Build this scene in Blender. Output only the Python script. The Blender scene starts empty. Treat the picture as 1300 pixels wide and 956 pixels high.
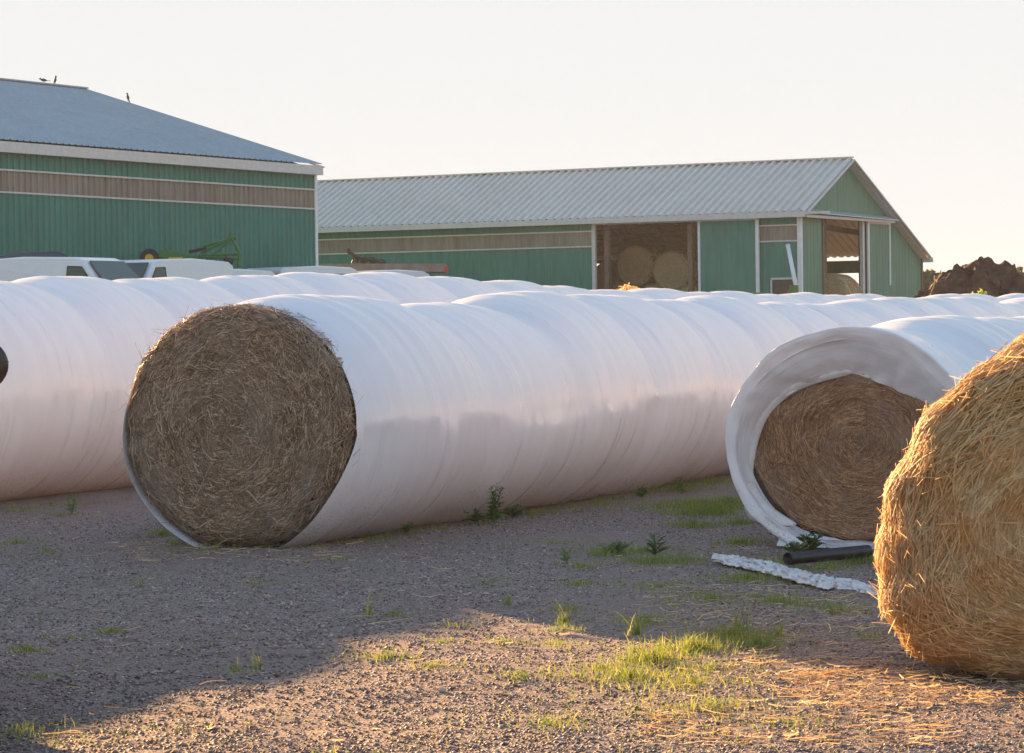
import bpy, bmesh, math, random
import numpy as np
from mathutils import Vector, Matrix, noise
random.seed(7); rng = np.random.default_rng(11)
S = bpy.context.scene; COL = S.collection
R = math.radians
# ------------------------------------------------------------------ camera
F = 3600.0; PX, PY = 650.0, 433.0; CAMZ = 1.5
ROLL = -0.013; PITCH = -17.0/F
cam_d = bpy.data.cameras.new('camera'); cam = bpy.data.objects.new('camera', cam_d); COL.objects.link(cam)
CM = Matrix.Rotation(R(90)+PITCH, 4, 'X') @ Matrix.Rotation(ROLL, 4, 'Z')
cam.matrix_world = Matrix.Translation((0, 0, CAMZ)) @ CM
cam_d.sensor_width = 36; cam_d.lens = 36*F/1300; cam_d.shift_y = -45/1300
cam_d.clip_start = 0.1; cam_d.clip_end = 6000
S.camera = cam
S.render.resolution_x = 1024; S.render.resolution_y = 753

def gz(x, y):
    if y <= 45: z = 0.0083*max(y, -20)
    elif y < 75:
        s = (y-45)/30; s = s*s*(3-2*s); z = 0.3735+s*(1.4-0.3735)
    elif y < 95:
        s = (y-75)/20; s = s*s*(3-2*s); z = 1.4+s*0.3
    else: z = 1.7
    return z
def ray(px, py):
    return CM.to_3x3() @ Vector(((px-PX)/F, -(py-PY)/F, -1))
def at(px, py, y):
    d = ray(px, py); k = y/d.y
    return Vector((d.x*k, y, CAMZ+d.z*k))
def gnd(px, py):
    d = ray(px, py); lo, hi = 3.0, 70.0
    for _ in range(40):
        m = (lo+hi)/2; p = Vector((d.x, d.y, d.z))*(m/d.y)
        if CAMZ+p.z > gz(p.x, m): lo = m
        else: hi = m
    return Vector((d.x*m/d.y, m, gz(0, m)))

# ------------------------------------------------------------------ sun + sky
SUN_AZ = R(-28.5); SUN_EL = R(10.8)
sdir = Vector((math.sin(SUN_AZ)*math.cos(SUN_EL), math.cos(SUN_AZ)*math.cos(SUN_EL), math.sin(SUN_EL)))
sl = bpy.data.lights.new('sun', 'SUN'); so = bpy.data.objects.new('sun', sl); COL.objects.link(so)
so.rotation_euler = sdir.to_track_quat('Z', 'Y').to_euler(); so.location = (-30, 60, 40)
sl.energy = 5.0; sl.angle = R(0.6); sl.color = (1.0, 0.60, 0.27)
w = bpy.data.worlds.new('World'); S.world = w; w.use_nodes = True
nt = w.node_tree; bg = nt.nodes['Background']
sk = nt.nodes.new('ShaderNodeTexSky'); sk.sky_type = 'NISHITA'; sk.sun_disc = False
sk.sun_elevation = SUN_EL; sk.sun_rotation = SUN_AZ
sk.air_density = 1.0; sk.dust_density = 1.2; sk.ozone_density = 1.8; sk.altitude = 100
# hazy morning sky: the glow round the sun is capped
mn = nt.nodes.new('ShaderNodeVectorMath'); mn.operation = 'MINIMUM'; mn.inputs[1].default_value = (1.90, 1.96, 2.00)
hs = nt.nodes.new('ShaderNodeHueSaturation'); hs.inputs['Saturation'].default_value = 0.95
nt.links.new(sk.outputs[0], hs.inputs['Color']); nt.links.new(hs.outputs[0], mn.inputs[0]); nt.links.new(mn.outputs[0], bg.inputs[0]); bg.inputs[1].default_value = 0.10
S.view_settings.view_transform = 'Standard'; S.view_settings.look = 'None'
S.view_settings.gamma = 1; S.view_settings.use_curve_mapping = False
S.view_settings.exposure = 2.17
S.render.engine = 'CYCLES'

# ------------------------------------------------------------------ materials
class NT:
    def __init__(s, name):
        s.m = bpy.data.materials.new(name); s.m.use_nodes = True
        s.t = s.m.node_tree; s.b = s.t.nodes['Principled BSDF']; s.o = s.t.nodes['Material Output']
    def n(s, typ, **kw):
        x = s.t.nodes.new('ShaderNode'+typ)
        for k, v in kw.items():
            if k.startswith('i_'): x.inputs[k[2:].replace('_', ' ')].default_value = v
            else: setattr(x, k, v)
        return x
    def l(s, a, b): s.t.links.new(a, b)
    def ramp(s, fac, stops, interp='LINEAR'):
        r = s.n('ValToRGB'); r.color_ramp.interpolation = interp
        e = r.color_ramp.elements
        while len(e) < len(stops): e.new(0.5)
        for q, (p, c) in zip(e, stops):
            q.position = p; q.color = (c[0], c[1], c[2], 1) if hasattr(c, '__len__') else (c, c, c, 1)
        s.l(fac, r.inputs[0]); return r.outputs[0]
    def mix(s, fac, a, b, mode='MIX'):
        m = s.n('MixRGB', blend_type=mode)
        for i, v in ((0, fac), (1, a), (2, b)):
            if hasattr(v, 'links'): s.l(v, m.inputs[i])
            elif i == 0: m.inputs[0].default_value = v
            else: m.inputs[i].default_value = (v[0], v[1], v[2], 1)
        return m.outputs[0]
    def tex(s, scale=5, detail=4, rough=0.55, vec=None, typ='Noise', **kw):
        t = s.n('Tex'+typ, **kw); t.inputs['Scale'].default_value = scale
        if typ == 'Noise': t.inputs['Detail'].default_value = detail; t.inputs['Roughness'].default_value = rough
        if vec is not None: s.l(vec, t.inputs['Vector'])
        return t
    def coord(s, which='Object', scale=None):
        c = s.n('TexCoord').outputs[which]
        if scale:
            m = s.n('Mapping'); m.inputs['Scale'].default_value = scale; s.l(c, m.inputs['Vector']); return m.outputs[0]
        return c
    def bump(s, h, strength=0.5, dist=0.01, normal=None):
        b = s.n('Bump'); b.inputs['Strength'].default_value = strength; b.inputs['Distance'].default_value = dist
        s.l(h, b.inputs['Height'])
        if normal is not None: s.l(normal, b.inputs['Normal'])
        s.l(b.outputs[0], s.b.inputs['Normal']); return b.outputs[0]
    def col(s, v):
        if hasattr(v, 'links'): s.l(v, s.b.inputs['Base Color'])
        else: s.b.inputs['Base Color'].default_value = (*v, 1)
    def set(s, **kw):
        for k, v in kw.items():
            s.b.inputs[k.replace('_', ' ')].default_value = v
        return s

def plain(name, c, rough=0.5, metal=0.0, var=0.15, scale=6, bump=0.0, spec=0.5):
    N = NT(name); v = N.coord()
    t = N.tex(scale, 5, 0.6, v)
    N.col(N.mix(N.ramp(t.outputs['Fac'], [(0.3, 0.0), (0.7, 1.0)]), [k*(1-var) for k in c], [min(1, k*(1+var)) for k in c]))
    N.set(Roughness=rough, Metallic=metal, Specular_IOR_Level=spec)
    if bump: N.bump(N.tex(scale*8, 4, 0.6, v).outputs['Fac'], bump, 0.01)
    return N.m

def straw_mat(name, c1, c2, c3, trans=0.3, rough=0.55):
    N = NT(name); g = N.n('NewGeometry')
    c = N.ramp(g.outputs['Random Per Island'], [(0, c1), (0.55, c2), (1, c3)])
    t = N.tex(30, 3, 0.6, N.coord())
    c = N.mix(N.ramp(t.outputs['Fac'], [(0.35, 0.0), (0.7, 0.45)]), c, [k*0.6 for k in c1])
    t = N.tex(3.5, 4, 0.6, N.coord()); gy = sum(c2)/3
    c = N.mix(N.ramp(t.outputs['Fac'], [(0.42, 0.0), (0.62, 0.45)]), c, [k*0.55+gy*0.45 for k in c2])
    N.col(c); N.set(Roughness=rough, Specular_IOR_Level=0.35)
    tr = N.n('BsdfTranslucent'); N.l(c, tr.inputs[0])
    mx = N.n('MixShader'); mx.inputs[0].default_value = trans
    N.l(N.b.outputs[0], mx.inputs[1]); N.l(tr.outputs[0], mx.inputs[2]); N.l(mx.outputs[0], N.o.inputs[0])
    return N.m
M = {}
M['hay'] = straw_mat('hay_stalks', (0.15, 0.09, 0.06), (0.44, 0.285, 0.185), (0.88, 0.66, 0.47), 0.18)
M['hay2'] = straw_mat('brown_hay_stalks', (0.22, 0.11, 0.06), (0.50, 0.27, 0.15), (0.84, 0.52, 0.31), 0.15)
M['straw'] = straw_mat('golden_straw', (0.54, 0.31, 0.13), (0.88, 0.60, 0.29), (0.97, 0.82, 0.52), 0.42, 0.6)
M['barnhay'] = straw_mat('pale_hay', (0.6, 0.45, 0.24), (0.78, 0.60, 0.36), (0.9, 0.74, 0.46), 0.15)
M['grass'] = straw_mat('grass_blades', (0.16, 0.24, 0.035), (0.28, 0.36, 0.05), (0.62, 0.52, 0.17), 0.45)
M['leaf'] = straw_mat('weed_leaves', (0.16, 0.24, 0.08), (0.24, 0.36, 0.11), (0.38, 0.46, 0.18), 0.45)
M['dock'] = straw_mat('dark_weed_leaves', (0.08, 0.13, 0.05), (0.14, 0.22, 0.08), (0.30, 0.24, 0.14), 0.3)
M['lime'] = straw_mat('lime_leaves', (0.35, 0.48, 0.03), (0.5, 0.6, 0.05), (0.6, 0.65, 0.1), 0.45)
M['treeleaf'] = straw_mat('tree_leaves', (0.06, 0.08, 0.03), (0.10, 0.12, 0.045), (0.16, 0.16, 0.07), 0.3)
M['stone'] = straw_mat('gravel_stones', (0.10, 0.069, 0.062), (0.30, 0.215, 0.19), (0.80, 0.66, 0.61), 0.0, 0.7)

def hay_base(name, c1, c2):
    N = NT(name); v = N.coord()
    t = N.tex(35, 6, 0.7, v)
    N.col(N.ramp(t.outputs['Fac'], [(0.3, c1), (0.7, c2)])); N.set(Roughness=0.9)
    N.bump(N.tex(60, 5, 0.7, v).outputs['Fac'], 1.0, 0.02); return N.m
M['haybase'] = hay_base('packed_hay', (0.08, 0.05, 0.035), (0.20, 0.14, 0.09))
M['hay2base'] = hay_base('packed_brown_hay', (0.06, 0.032, 0.02), (0.17, 0.095, 0.055))
M['strawbase'] = hay_base('packed_straw', (0.24, 0.13, 0.05), (0.50, 0.29, 0.12))

def film_mat():
    N = NT('white_stretch_film'); uv = N.coord('UV')
    def mp(sx, sy, skew=0):
        m = N.n('Mapping'); m.inputs['Scale'].default_value = (sx, sy, 1); m.inputs['Rotation'].default_value = (0, 0, skew); N.l(uv, m.inputs['Vector']); return m.outputs[0]
    fine = N.tex(1, 6, 0.7, mp(60, 3.0)).outputs['Fac']
    mid = N.tex(1, 5, 0.6, mp(9, 0.8, 0.06)).outputs['Fac']
    crk = N.tex(1, 6, 0.7, mp(9, 3.0, -0.2)).outputs['Fac']
    base = N.mix(N.ramp(mid, [(0.3, 0.0), (0.75, 1.0)]), (0.87, 0.83, 0.88), (0.94, 0.90, 0.95))
    # splashed mud: speckles, denser in a band along the ground
    sep = N.n('SeparateXYZ'); N.l(N.coord('Object'), sep.inputs[0])
    hz = N.n('MapRange'); hz.inputs[1].default_value = 0.75; hz.inputs[2].default_value = 0.02; hz.inputs[3].default_value = 0.0; hz.inputs[4].default_value = 0.30
    N.l(sep.outputs[2], hz.inputs[0])
    sp = N.tex(70, 3, 0.7, N.coord('Object')).outputs['Fac']
    ad = N.n('Math', operation='ADD'); N.l(sp, ad.inputs[0]); N.l(hz.outputs[0], ad.inputs[1])
    big = N.tex(2.2, 5, 0.6, N.coord('Object')).outputs['Fac']
    ad2 = N.n('Math', operation='MULTIPLY_ADD'); N.l(big, ad2.inputs[0]); ad2.inputs[1].default_value = 0.3; N.l(ad.outputs[0], ad2.inputs[2])
    f = N.ramp(ad2.outputs[0], [(0.86, 0.0), (1.12, 0.6)])
    N.col(N.mix(f, base, (0.30, 0.25, 0.21)))
    N.set(Specular_IOR_Level=0.5, Anisotropic=0.0)
    N.l(N.ramp(mid, [(0.3, 0.24), (0.7, 0.40)]), N.b.inputs['Roughness'])
    su = N.n('SeparateXYZ'); N.l(uv, su.inputs[0]); wv = N.tex(1, 3, 0.6, mp(0.7, 0.5)).outputs['Fac']
    q1 = N.n('Math', operation='MULTIPLY_ADD'); N.l(wv, q1.inputs[0]); q1.inputs[1].default_value = 1.6; N.l(su.outputs[0], q1.inputs[2])
    q2 = N.n('Math', operation='MULTIPLY_ADD'); N.l(su.outputs[1], q2.inputs[0]); q2.inputs[1].default_value = 0.07; N.l(q1.outputs[0], q2.inputs[2])
    q3 = N.n('Math', operation='MULTIPLY'); N.l(q2.outputs[0], q3.inputs[0]); q3.inputs[1].default_value = 1.9
    q4 = N.n('Math', operation='FRACT'); N.l(q3.outputs[0], q4.inputs[0]); fb = N.bump(q4.outputs[0], 0.5, 0.006)
    b1 = N.bump(fine, 0.26, 0.004, fb); b2 = N.bump(mid, 0.60, 0.016, b1); N.bump(crk, 0.40, 0.010, b2)
    tr = N.n('BsdfTranslucent'); tr.inputs[0].default_value = (0.9, 0.85, 0.82, 1)
    mx = N.n('MixShader'); mx.inputs[0].default_value = 0.08
    N.l(N.b.outputs[0], mx.inputs[1]); N.l(tr.outputs[0], mx.inputs[2]); N.l(mx.outputs[0], N.o.inputs[0])
    return N.m
M['film'] = film_mat()
def soft_film():
    N = NT('loose_white_film'); v = N.coord()
    t = N.tex(18, 6, 0.65, v).outputs['Fac']
    N.col(N.mix(N.ramp(t, [(0.4, 0.0), (0.75, 1.0)]), (0.88, 0.84, 0.86), (0.74, 0.66, 0.62))); N.set(Roughness=0.4)
    N.bump(t, 0.5, 0.02)
    tr = N.n('BsdfTranslucent'); tr.inputs[0].default_value = (0.85, 0.74, 0.68, 1)
    mx = N.n('MixShader'); mx.inputs[0].default_value = 0.10
    N.l(N.b.outputs[0], mx.inputs[1]); N.l(tr.outputs[0], mx.inputs[2]); N.l(mx.outputs[0], N.o.inputs[0])
    return N.m
M['softfilm'] = soft_film()

def ground_mat():
    N = NT('gravel_ground'); v = N.coord()
    vo = N.tex(62, typ='Voronoi', vec=v); vo2 = N.tex(130, typ='Voronoi', vec=v)
    big = N.tex(0.55, 6, 0.6, v).outputs['Fac']; med = N.tex(3.5, 6, 0.65, v).outputs['Fac']
    peb = N.ramp(vo.outputs['Color'], [(0.0, (0.11, 0.076, 0.068)), (0.5, (0.27, 0.193, 0.175)), (1.0, (0.51, 0.395, 0.365))])
    peb2 = N.ramp(vo2.outputs['Color'], [(0.0, (0.13, 0.090, 0.079)), (1.0, (0.43, 0.32, 0.285))])
    c = N.mix(N.ramp(med, [(0.42, 0.0), (0.6, 1.0)]), peb, peb2)
    dirt = N.mix(N.tex(40, 5, 0.7, v).outputs['Fac'], (0.21, 0.145, 0.12), (0.34, 0.25, 0.21))
    c = N.mix(N.ramp(big, [(0.42, 0.05), (0.66, 0.6)]), c, dirt)
    sx = N.n('SeparateXYZ'); N.l(v, sx.inputs[0])
    mr = N.n('MapRange'); mr.inputs[1].default_value = 6.5; mr.inputs[2].default_value = 3.0; N.l(sx.outputs[1], mr.inputs[0])
    bounce_ground = N.mix(N.tex(6, 6, 0.7, v).outputs['Fac'], (0.42, 0.37, 0.31), (0.60, 0.54, 0.47))  # unseen paler ground behind the camera, added to bounce light onto the film
    c = N.mix(mr.outputs[0], c, bounce_ground)
    N.col(c); N.set(Roughness=0.85, Specular_IOR_Level=0.25)
    b1 = N.bump(vo.outputs['Distance'], 0.7, 0.012)
    b2 = N.bump(vo2.outputs['Distance'], 0.5, 0.006, b1); N.bump(N.tex(14, 6, 0.7, v).outputs['Fac'], 0.6, 0.04, b2)
    return N.m
M['ground'] = ground_mat()
def corr(name, c, rough=0.5, metal=0.0, streak=0.2):
    N = NT(name); v = N.coord('Object', (3, 3, 0.35)); t = N.tex(1.5, 5, 0.65, v).outputs['Fac']
    t2 = N.tex(0.4, 4, 0.6, N.coord()).outputs['Fac']
    a = N.mix(N.ramp(t, [(0.3, 0.0), (0.7, 1.0)]), [k*(1-streak) for k in c], [min(1, k*(1+streak)) for k in c])
    a = N.mix(N.ramp(t2, [(0.45, 0.0), (0.8, 0.4)]), a, [min(1, k*1.25+0.03) for k in c])
    N.col(a); N.set(Roughness=rough, Metallic=metal); return N.m
M['green'] = corr('green_steel_siding', (0.027, 0.19, 0.152), 0.5)
M['greenb'] = corr('yellower_green_siding', (0.065, 0.20, 0.135), 0.55)  # lighter, yellower green for the gable side
M['brown'] = corr('brown_panel_band', (0.24, 0.205, 0.17), 0.55, 0, 0.3)
M['roofgrey'] = corr('galvanised_roof', (0.60, 0.55, 0.50), 0.42, 0.15, 0.1)
M['roofblue'] = corr('slate_blue_roof', (0.31, 0.38, 0.43), 0.5, 0.1, 0.12)
M['trim'] = plain('pale_trim', (0.60, 0.58, 0.56), 0.5, 0, 0.1)
M['trimw'] = plain('white_trim', (0.75, 0.74, 0.76), 0.45, 0, 0.07)
M['wood'] = plain('weathered_wood', (0.17, 0.115, 0.08), 0.8, 0, 0.3, 4)
M['darkin'] = plain('painted_dark_inside', (0.09, 0.07, 0.06), 0.9, 0, 0.3)
M['vanw'] = plain('white_vehicle_paint', (0.70, 0.73, 0.77), 0.25, 0, 0.03)
M['carblue'] = plain('dark_blue_vehicle_paint', (0.03, 0.05, 0.09), 0.25, 0, 0.1)
M['glass'] = plain('dark_vehicle_glass', (0.03, 0.05, 0.05), 0.08, 0, 0.05)
M['black'] = plain('black_rubber', (0.02, 0.02, 0.02), 0.6, 0, 0.2)
M['blackp'] = plain('black_plastic_pipe', (0.018, 0.017, 0.018), 0.38, 0, 0.3, 20, 0.2)
M['rim'] = plain('grey_wheel_rim', (0.4, 0.4, 0.42), 0.4, 0.6, 0.1)
M['jgreen'] = plain('implement_green', (0.03, 0.16, 0.04), 0.4, 0, 0.15)
M['jyellow'] = plain('implement_yellow', (0.65, 0.42, 0.02), 0.4, 0, 0.1)
M['rust'] = plain('rusty_steel', (0.30, 0.21, 0.17), 0.8, 0, 0.25, 3, 0.4)
M['red'] = plain('red_marker', (0.6, 0.05, 0.03), 0.4, 0, 0.1)
M['darksteel'] = plain('dark_steel', (0.07, 0.05, 0.05), 0.6, 0.3, 0.3)
M['bark'] = plain('bark', (0.12, 0.09, 0.065), 0.9, 0, 0.3, 8, 0.6)
M['bird'] = plain('dark_feathers', (0.03, 0.035, 0.06), 0.6, 0, 0.2)
M['mirror'] = plain('dark_gloss_plastic', (0.045, 0.032, 0.026), 0.18, 0, 0.2)
M['vanb'] = plain('bronze_vehicle_paint', (0.11, 0.075, 0.055), 0.22, 0.3, 0.1)
def manure_mat():
    N = NT('manure_clods'); v = N.coord(); t = N.tex(4, 8, 0.7, v).outputs['Fac']
    N.col(N.ramp(t, [(0.3, (0.055, 0.028, 0.02)), (0.5, (0.13, 0.068, 0.046)), (0.72, (0.27, 0.155, 0.10))])); N.set(Roughness=0.9)
    N.bump(N.tex(14, 8, 0.75, v).outputs['Fac'], 1.0, 0.12); return N.m
M['manure'] = manure_mat()

# ------------------------------------------------------------------ object helpers
def link(name, me, mat=None, parent=None, smooth=False):
    o = bpy.data.objects.new(name, me); COL.objects.link(o)
    if mat is not None: me.materials.append(mat)
    if parent is not None: o.parent = parent
    if smooth: me.polygons.foreach_set('use_smooth', [True]*len(me.polygons))
    return o
def tag(o, label=None, cat=None, group=None, kind=None):
    if label: o['label'] = label
    if cat: o['category'] = cat
    if group: o['group'] = group
    if kind: o['kind'] = kind
    return o
def empty(name, loc, rz=0, label=None, cat=None, group=None):
    o = bpy.data.objects.new(name, None); COL.objects.link(o); o.location = loc; o.rotation_euler = (0, 0, rz)
    o.empty_display_size = 0.2
    return tag(o, label, cat, group)
class MB:
    def __init__(s): s.bm = bmesh.new()
    def box(s, c, d, rot=None, bev=0.0):
        m = Matrix.Translation(c) @ (rot.to_4x4() if rot is not None else Matrix.Identity(4)) @ Matrix.Diagonal((d[0], d[1], d[2], 1))
        r = bmesh.ops.create_cube(s.bm, size=1, matrix=m)
        if bev:
            ed = list({e for v in r['verts'] for e in v.link_edges})
            bmesh.ops.bevel(s.bm, geom=ed, offset=bev, segments=2, profile=0.6, affect='EDGES')
        return s
    def bar(s, a, b, r, n=8, r2=None):
        a = Vector(a); b = Vector(b); d = b-a; q = d.to_track_quat('Z', 'Y').to_matrix().to_4x4()
        bmesh.ops.create_cone(s.bm, cap_ends=True, segments=n, radius1=r, radius2=r if r2 is None else r2, depth=d.length, matrix=Matrix.Translation((a+b)/2) @ q)
        return s
    def beam(s, a, b, w, h):
        a = Vector(a); b = Vector(b); d = b-a
        return s.box((a+b)/2, (w, h, d.length), d.to_track_quat('Z', 'Y').to_matrix())
    def cyl(s, c, axis, r, depth, n=20, bev=0):
        q = Vector(axis).to_track_quat('Z', 'Y').to_matrix().to_4x4()
        g = bmesh.ops.create_cone(s.bm, cap_ends=True, segments=n, radius1=r, radius2=r, depth=depth, matrix=Matrix.Translation(c) @ q)
        if bev:
            ed = list({e for v in g['verts'] for e in v.link_edges if e.calc_face_angle(0) > 0.8})
            bmesh.ops.bevel(s.bm, geom=ed, offset=bev, segments=2, profile=0.6, affect='EDGES')
        return s
    def poly(s, pts, ext=None):
        vs = [s.bm.verts.new(p) for p in pts]; f = s.bm.faces.new(vs)
        if ext is not None:
            g = bmesh.ops.extrude_face_region(s.bm, geom=[f])
            bmesh.ops.translate(s.bm, vec=ext, verts=[v for v in g['geom'] if isinstance(v, bmesh.types.BMVert)])
        return s
    def build(s, name, mat, parent=None, smooth=False):
        bmesh.ops.recalc_face_normals(s.bm, faces=s.bm.faces)
        me = bpy.data.meshes.new(name); s.bm.to_mesh(me); s.bm.free()
        return link(name, me, mat, parent, smooth)
def np_mesh(name, verts, quads, mat, parent=None, smooth=False):
    me = bpy.data.meshes.new(name)
    verts = np.asarray(verts, dtype=np.float32).reshape(-1, 3); quads = np.asarray(quads, dtype=np.int32)
    k = quads.shape[1]; nf = len(quads)
    me.vertices.add(len(verts)); me.vertices.foreach_set('co', verts.ravel())
    me.loops.add(nf*k); me.loops.foreach_set('vertex_index', quads.ravel())
    me.polygons.add(nf); me.polygons.foreach_set('loop_start', np.arange(0, nf*k, k, dtype=np.int32))
    me.polygons.foreach_set('loop_total', np.full(nf, k, dtype=np.int32))
    me.update(calc_edges=True); me.validate()
    return link(name, me, mat, parent, smooth)
def ribbons(name, P, W, N, mat, parent=None, taper=0.6, vee=0.0):
    """P (n,k,3) centre lines, W (n,) widths, N (n,3) facing"""
    n, k, _ = P.shape
    T = P[:, -1]-P[:, 0]; T /= np.linalg.norm(T, axis=1, keepdims=True)+1e-9
    B = np.cross(T, N); B /= np.linalg.norm(B, axis=1, keepdims=True)+1e-9
    wk = 1-(1-taper)*np.linspace(0, 1, k)
    off = B[:, None, :]*(W[:, None, None]*0.5)*wk[None, :, None]
    if vee:
        Nn = N/(np.linalg.norm(N, axis=1, keepdims=True)+1e-9)
        V = np.stack([P-off, P+Nn[:, None, :]*(W[:, None, None]*vee), P+off], axis=2); m = 3
    else: V = np.stack([P-off, P+off], axis=2); m = 2
    idx = np.arange(n*k*m).reshape(n, k, m); Q = []
    for j in range(m-1):
        Q.append(np.stack([idx[:, :-1, j], idx[:, :-1, j+1], idx[:, 1:, j+1], idx[:, 1:, j]], axis=-1).reshape(-1, 4))
    o = np_mesh(name, V.reshape(-1, 3), np.concatenate(Q), mat, parent)
    if name.endswith('stalks'): o['kind'] = 'stuff'
    return o
def rand_unit(n):
    v = rng.normal(size=(n, 3)); return v/np.linalg.norm(v, axis=1, keepdims=True)

# ------------------------------------------------------------------ ground
def ground():
    ys = list(np.arange(-30, 8, 2)) + list(np.arange(8, 26, 0.05)) + list(np.arange(26, 50, 0.5)) + list(np.arange(50, 110, 2)) + [120, 150, 200, 300, 500, 900, 1600, 3000]
    xs = [-3000, -1200, -500, -200, -80, -40, -20, -12, -8] + list(np.arange(-5.5, 5.5, 0.05)) + [6, 8, 12, 20, 40, 80, 200, 500, 1200, 3000]
    V = []; nx = len(xs)
    for y in ys:
        for x in xs:
            z = gz(x, y)
            if 8 <= y < 26 and abs(x) < 6:
                z += 0.030*noise.noise(Vector((x*1.5, y*0.35, 31)))*max(0, min(1, (y-8)/1.5))*max(0, min(1, (16.5-y)/1.5)) + 0.018*noise.noise(Vector((x*0.9, y*0.9, 3))) + 0.010*noise.noise(Vector((x*3.1, y*3.1, 1))) + 0.006*noise.noise(Vector((x*9, y*9, 8))) - 0.006
            V.append((x, y, z))
    i = np.arange(len(ys)*nx).reshape(len(ys), nx)
    Q = np.stack([i[:-1, :-1], i[:-1, 1:], i[1:, 1:], i[1:, :-1]], axis=-1).reshape(-1, 4)
    o = np_mesh('ground', V, Q, M['ground'], None, True); tag(o, kind='structure')
ground()

def scatter_area(n, ymin=8.6, ymax=24, pw=1.3):
    u = rng.random(n); y = ymin*(ymax/ymin)**(u**pw) if False else ymin+(ymax-ymin)*u**pw
    x = (rng.random(n)*2-1)*(0.20*y)
    return x, y
def stones():
    n = 120000; x, y = scatter_area(n, 9.0, 21, 1.4)
    keep = np.array([noise.noise(Vector((a*0.8, b*0.8, 5))) > -0.45+0.5*random.random()-0.25 for a, b in zip(x, y)]); x = x[keep]; y = y[keep]; n = len(x)
    s = 0.0035+0.0075*rng.random(n)**2.6 + (rng.random(n) > 0.9985)*0.010
    base = np.array([(1, 0, 0), (0, 1, 0), (-1, 0, 0), (0, -1, 0), (0, 0, .75), (0, 0, -.75)], float)
    V = base[None]*(0.7+0.6*rng.random((n, 6, 1)))*s[:, None, None]*np.stack([np.ones(n), 0.6+0.5*rng.random(n), 0.45+0.4*rng.random(n)], 1)[:, None, :]
    a = rng.random(n)*6.28; c, sn = np.cos(a)[:, None], np.sin(a)[:, None]
    X = V[:, :, 0]*c-V[:, :, 1]*sn; Y = V[:, :, 0]*sn+V[:, :, 1]*c
    zg = 0.0083*y
    zn = np.array([0.030*noise.noise(Vector((p*1.5, q*0.35, 31)))*max(0, min(1, (q-8)/1.5))*max(0, min(1, (16.5-q)/1.5)) + 0.018*noise.noise(Vector((p*0.9, q*0.9, 3)))+0.010*noise.noise(Vector((p*3.1, q*3.1, 1)))-0.006 for p, q in zip(x, y)])
    V = np.stack([X+x[:, None], Y+y[:, None], V[:, :, 2]+(zg+zn+s*0.25)[:, None]], -1)
    tri = np.array([(0, 1, 4), (1, 2, 4), (2, 3, 4), (3, 0, 4), (1, 0, 5), (2, 1, 5), (3, 2, 5), (0, 3, 5)])
    T = (tri[None]+(np.arange(n)*6)[:, None, None]).reshape(-1, 3)
    o = np_mesh('gravel', V.reshape(-1, 3), T, M['stone'])
    tag(o, 'loose grey and reddish gravel stones strewn over the yard', 'gravel', kind='stuff')
stones()

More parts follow.
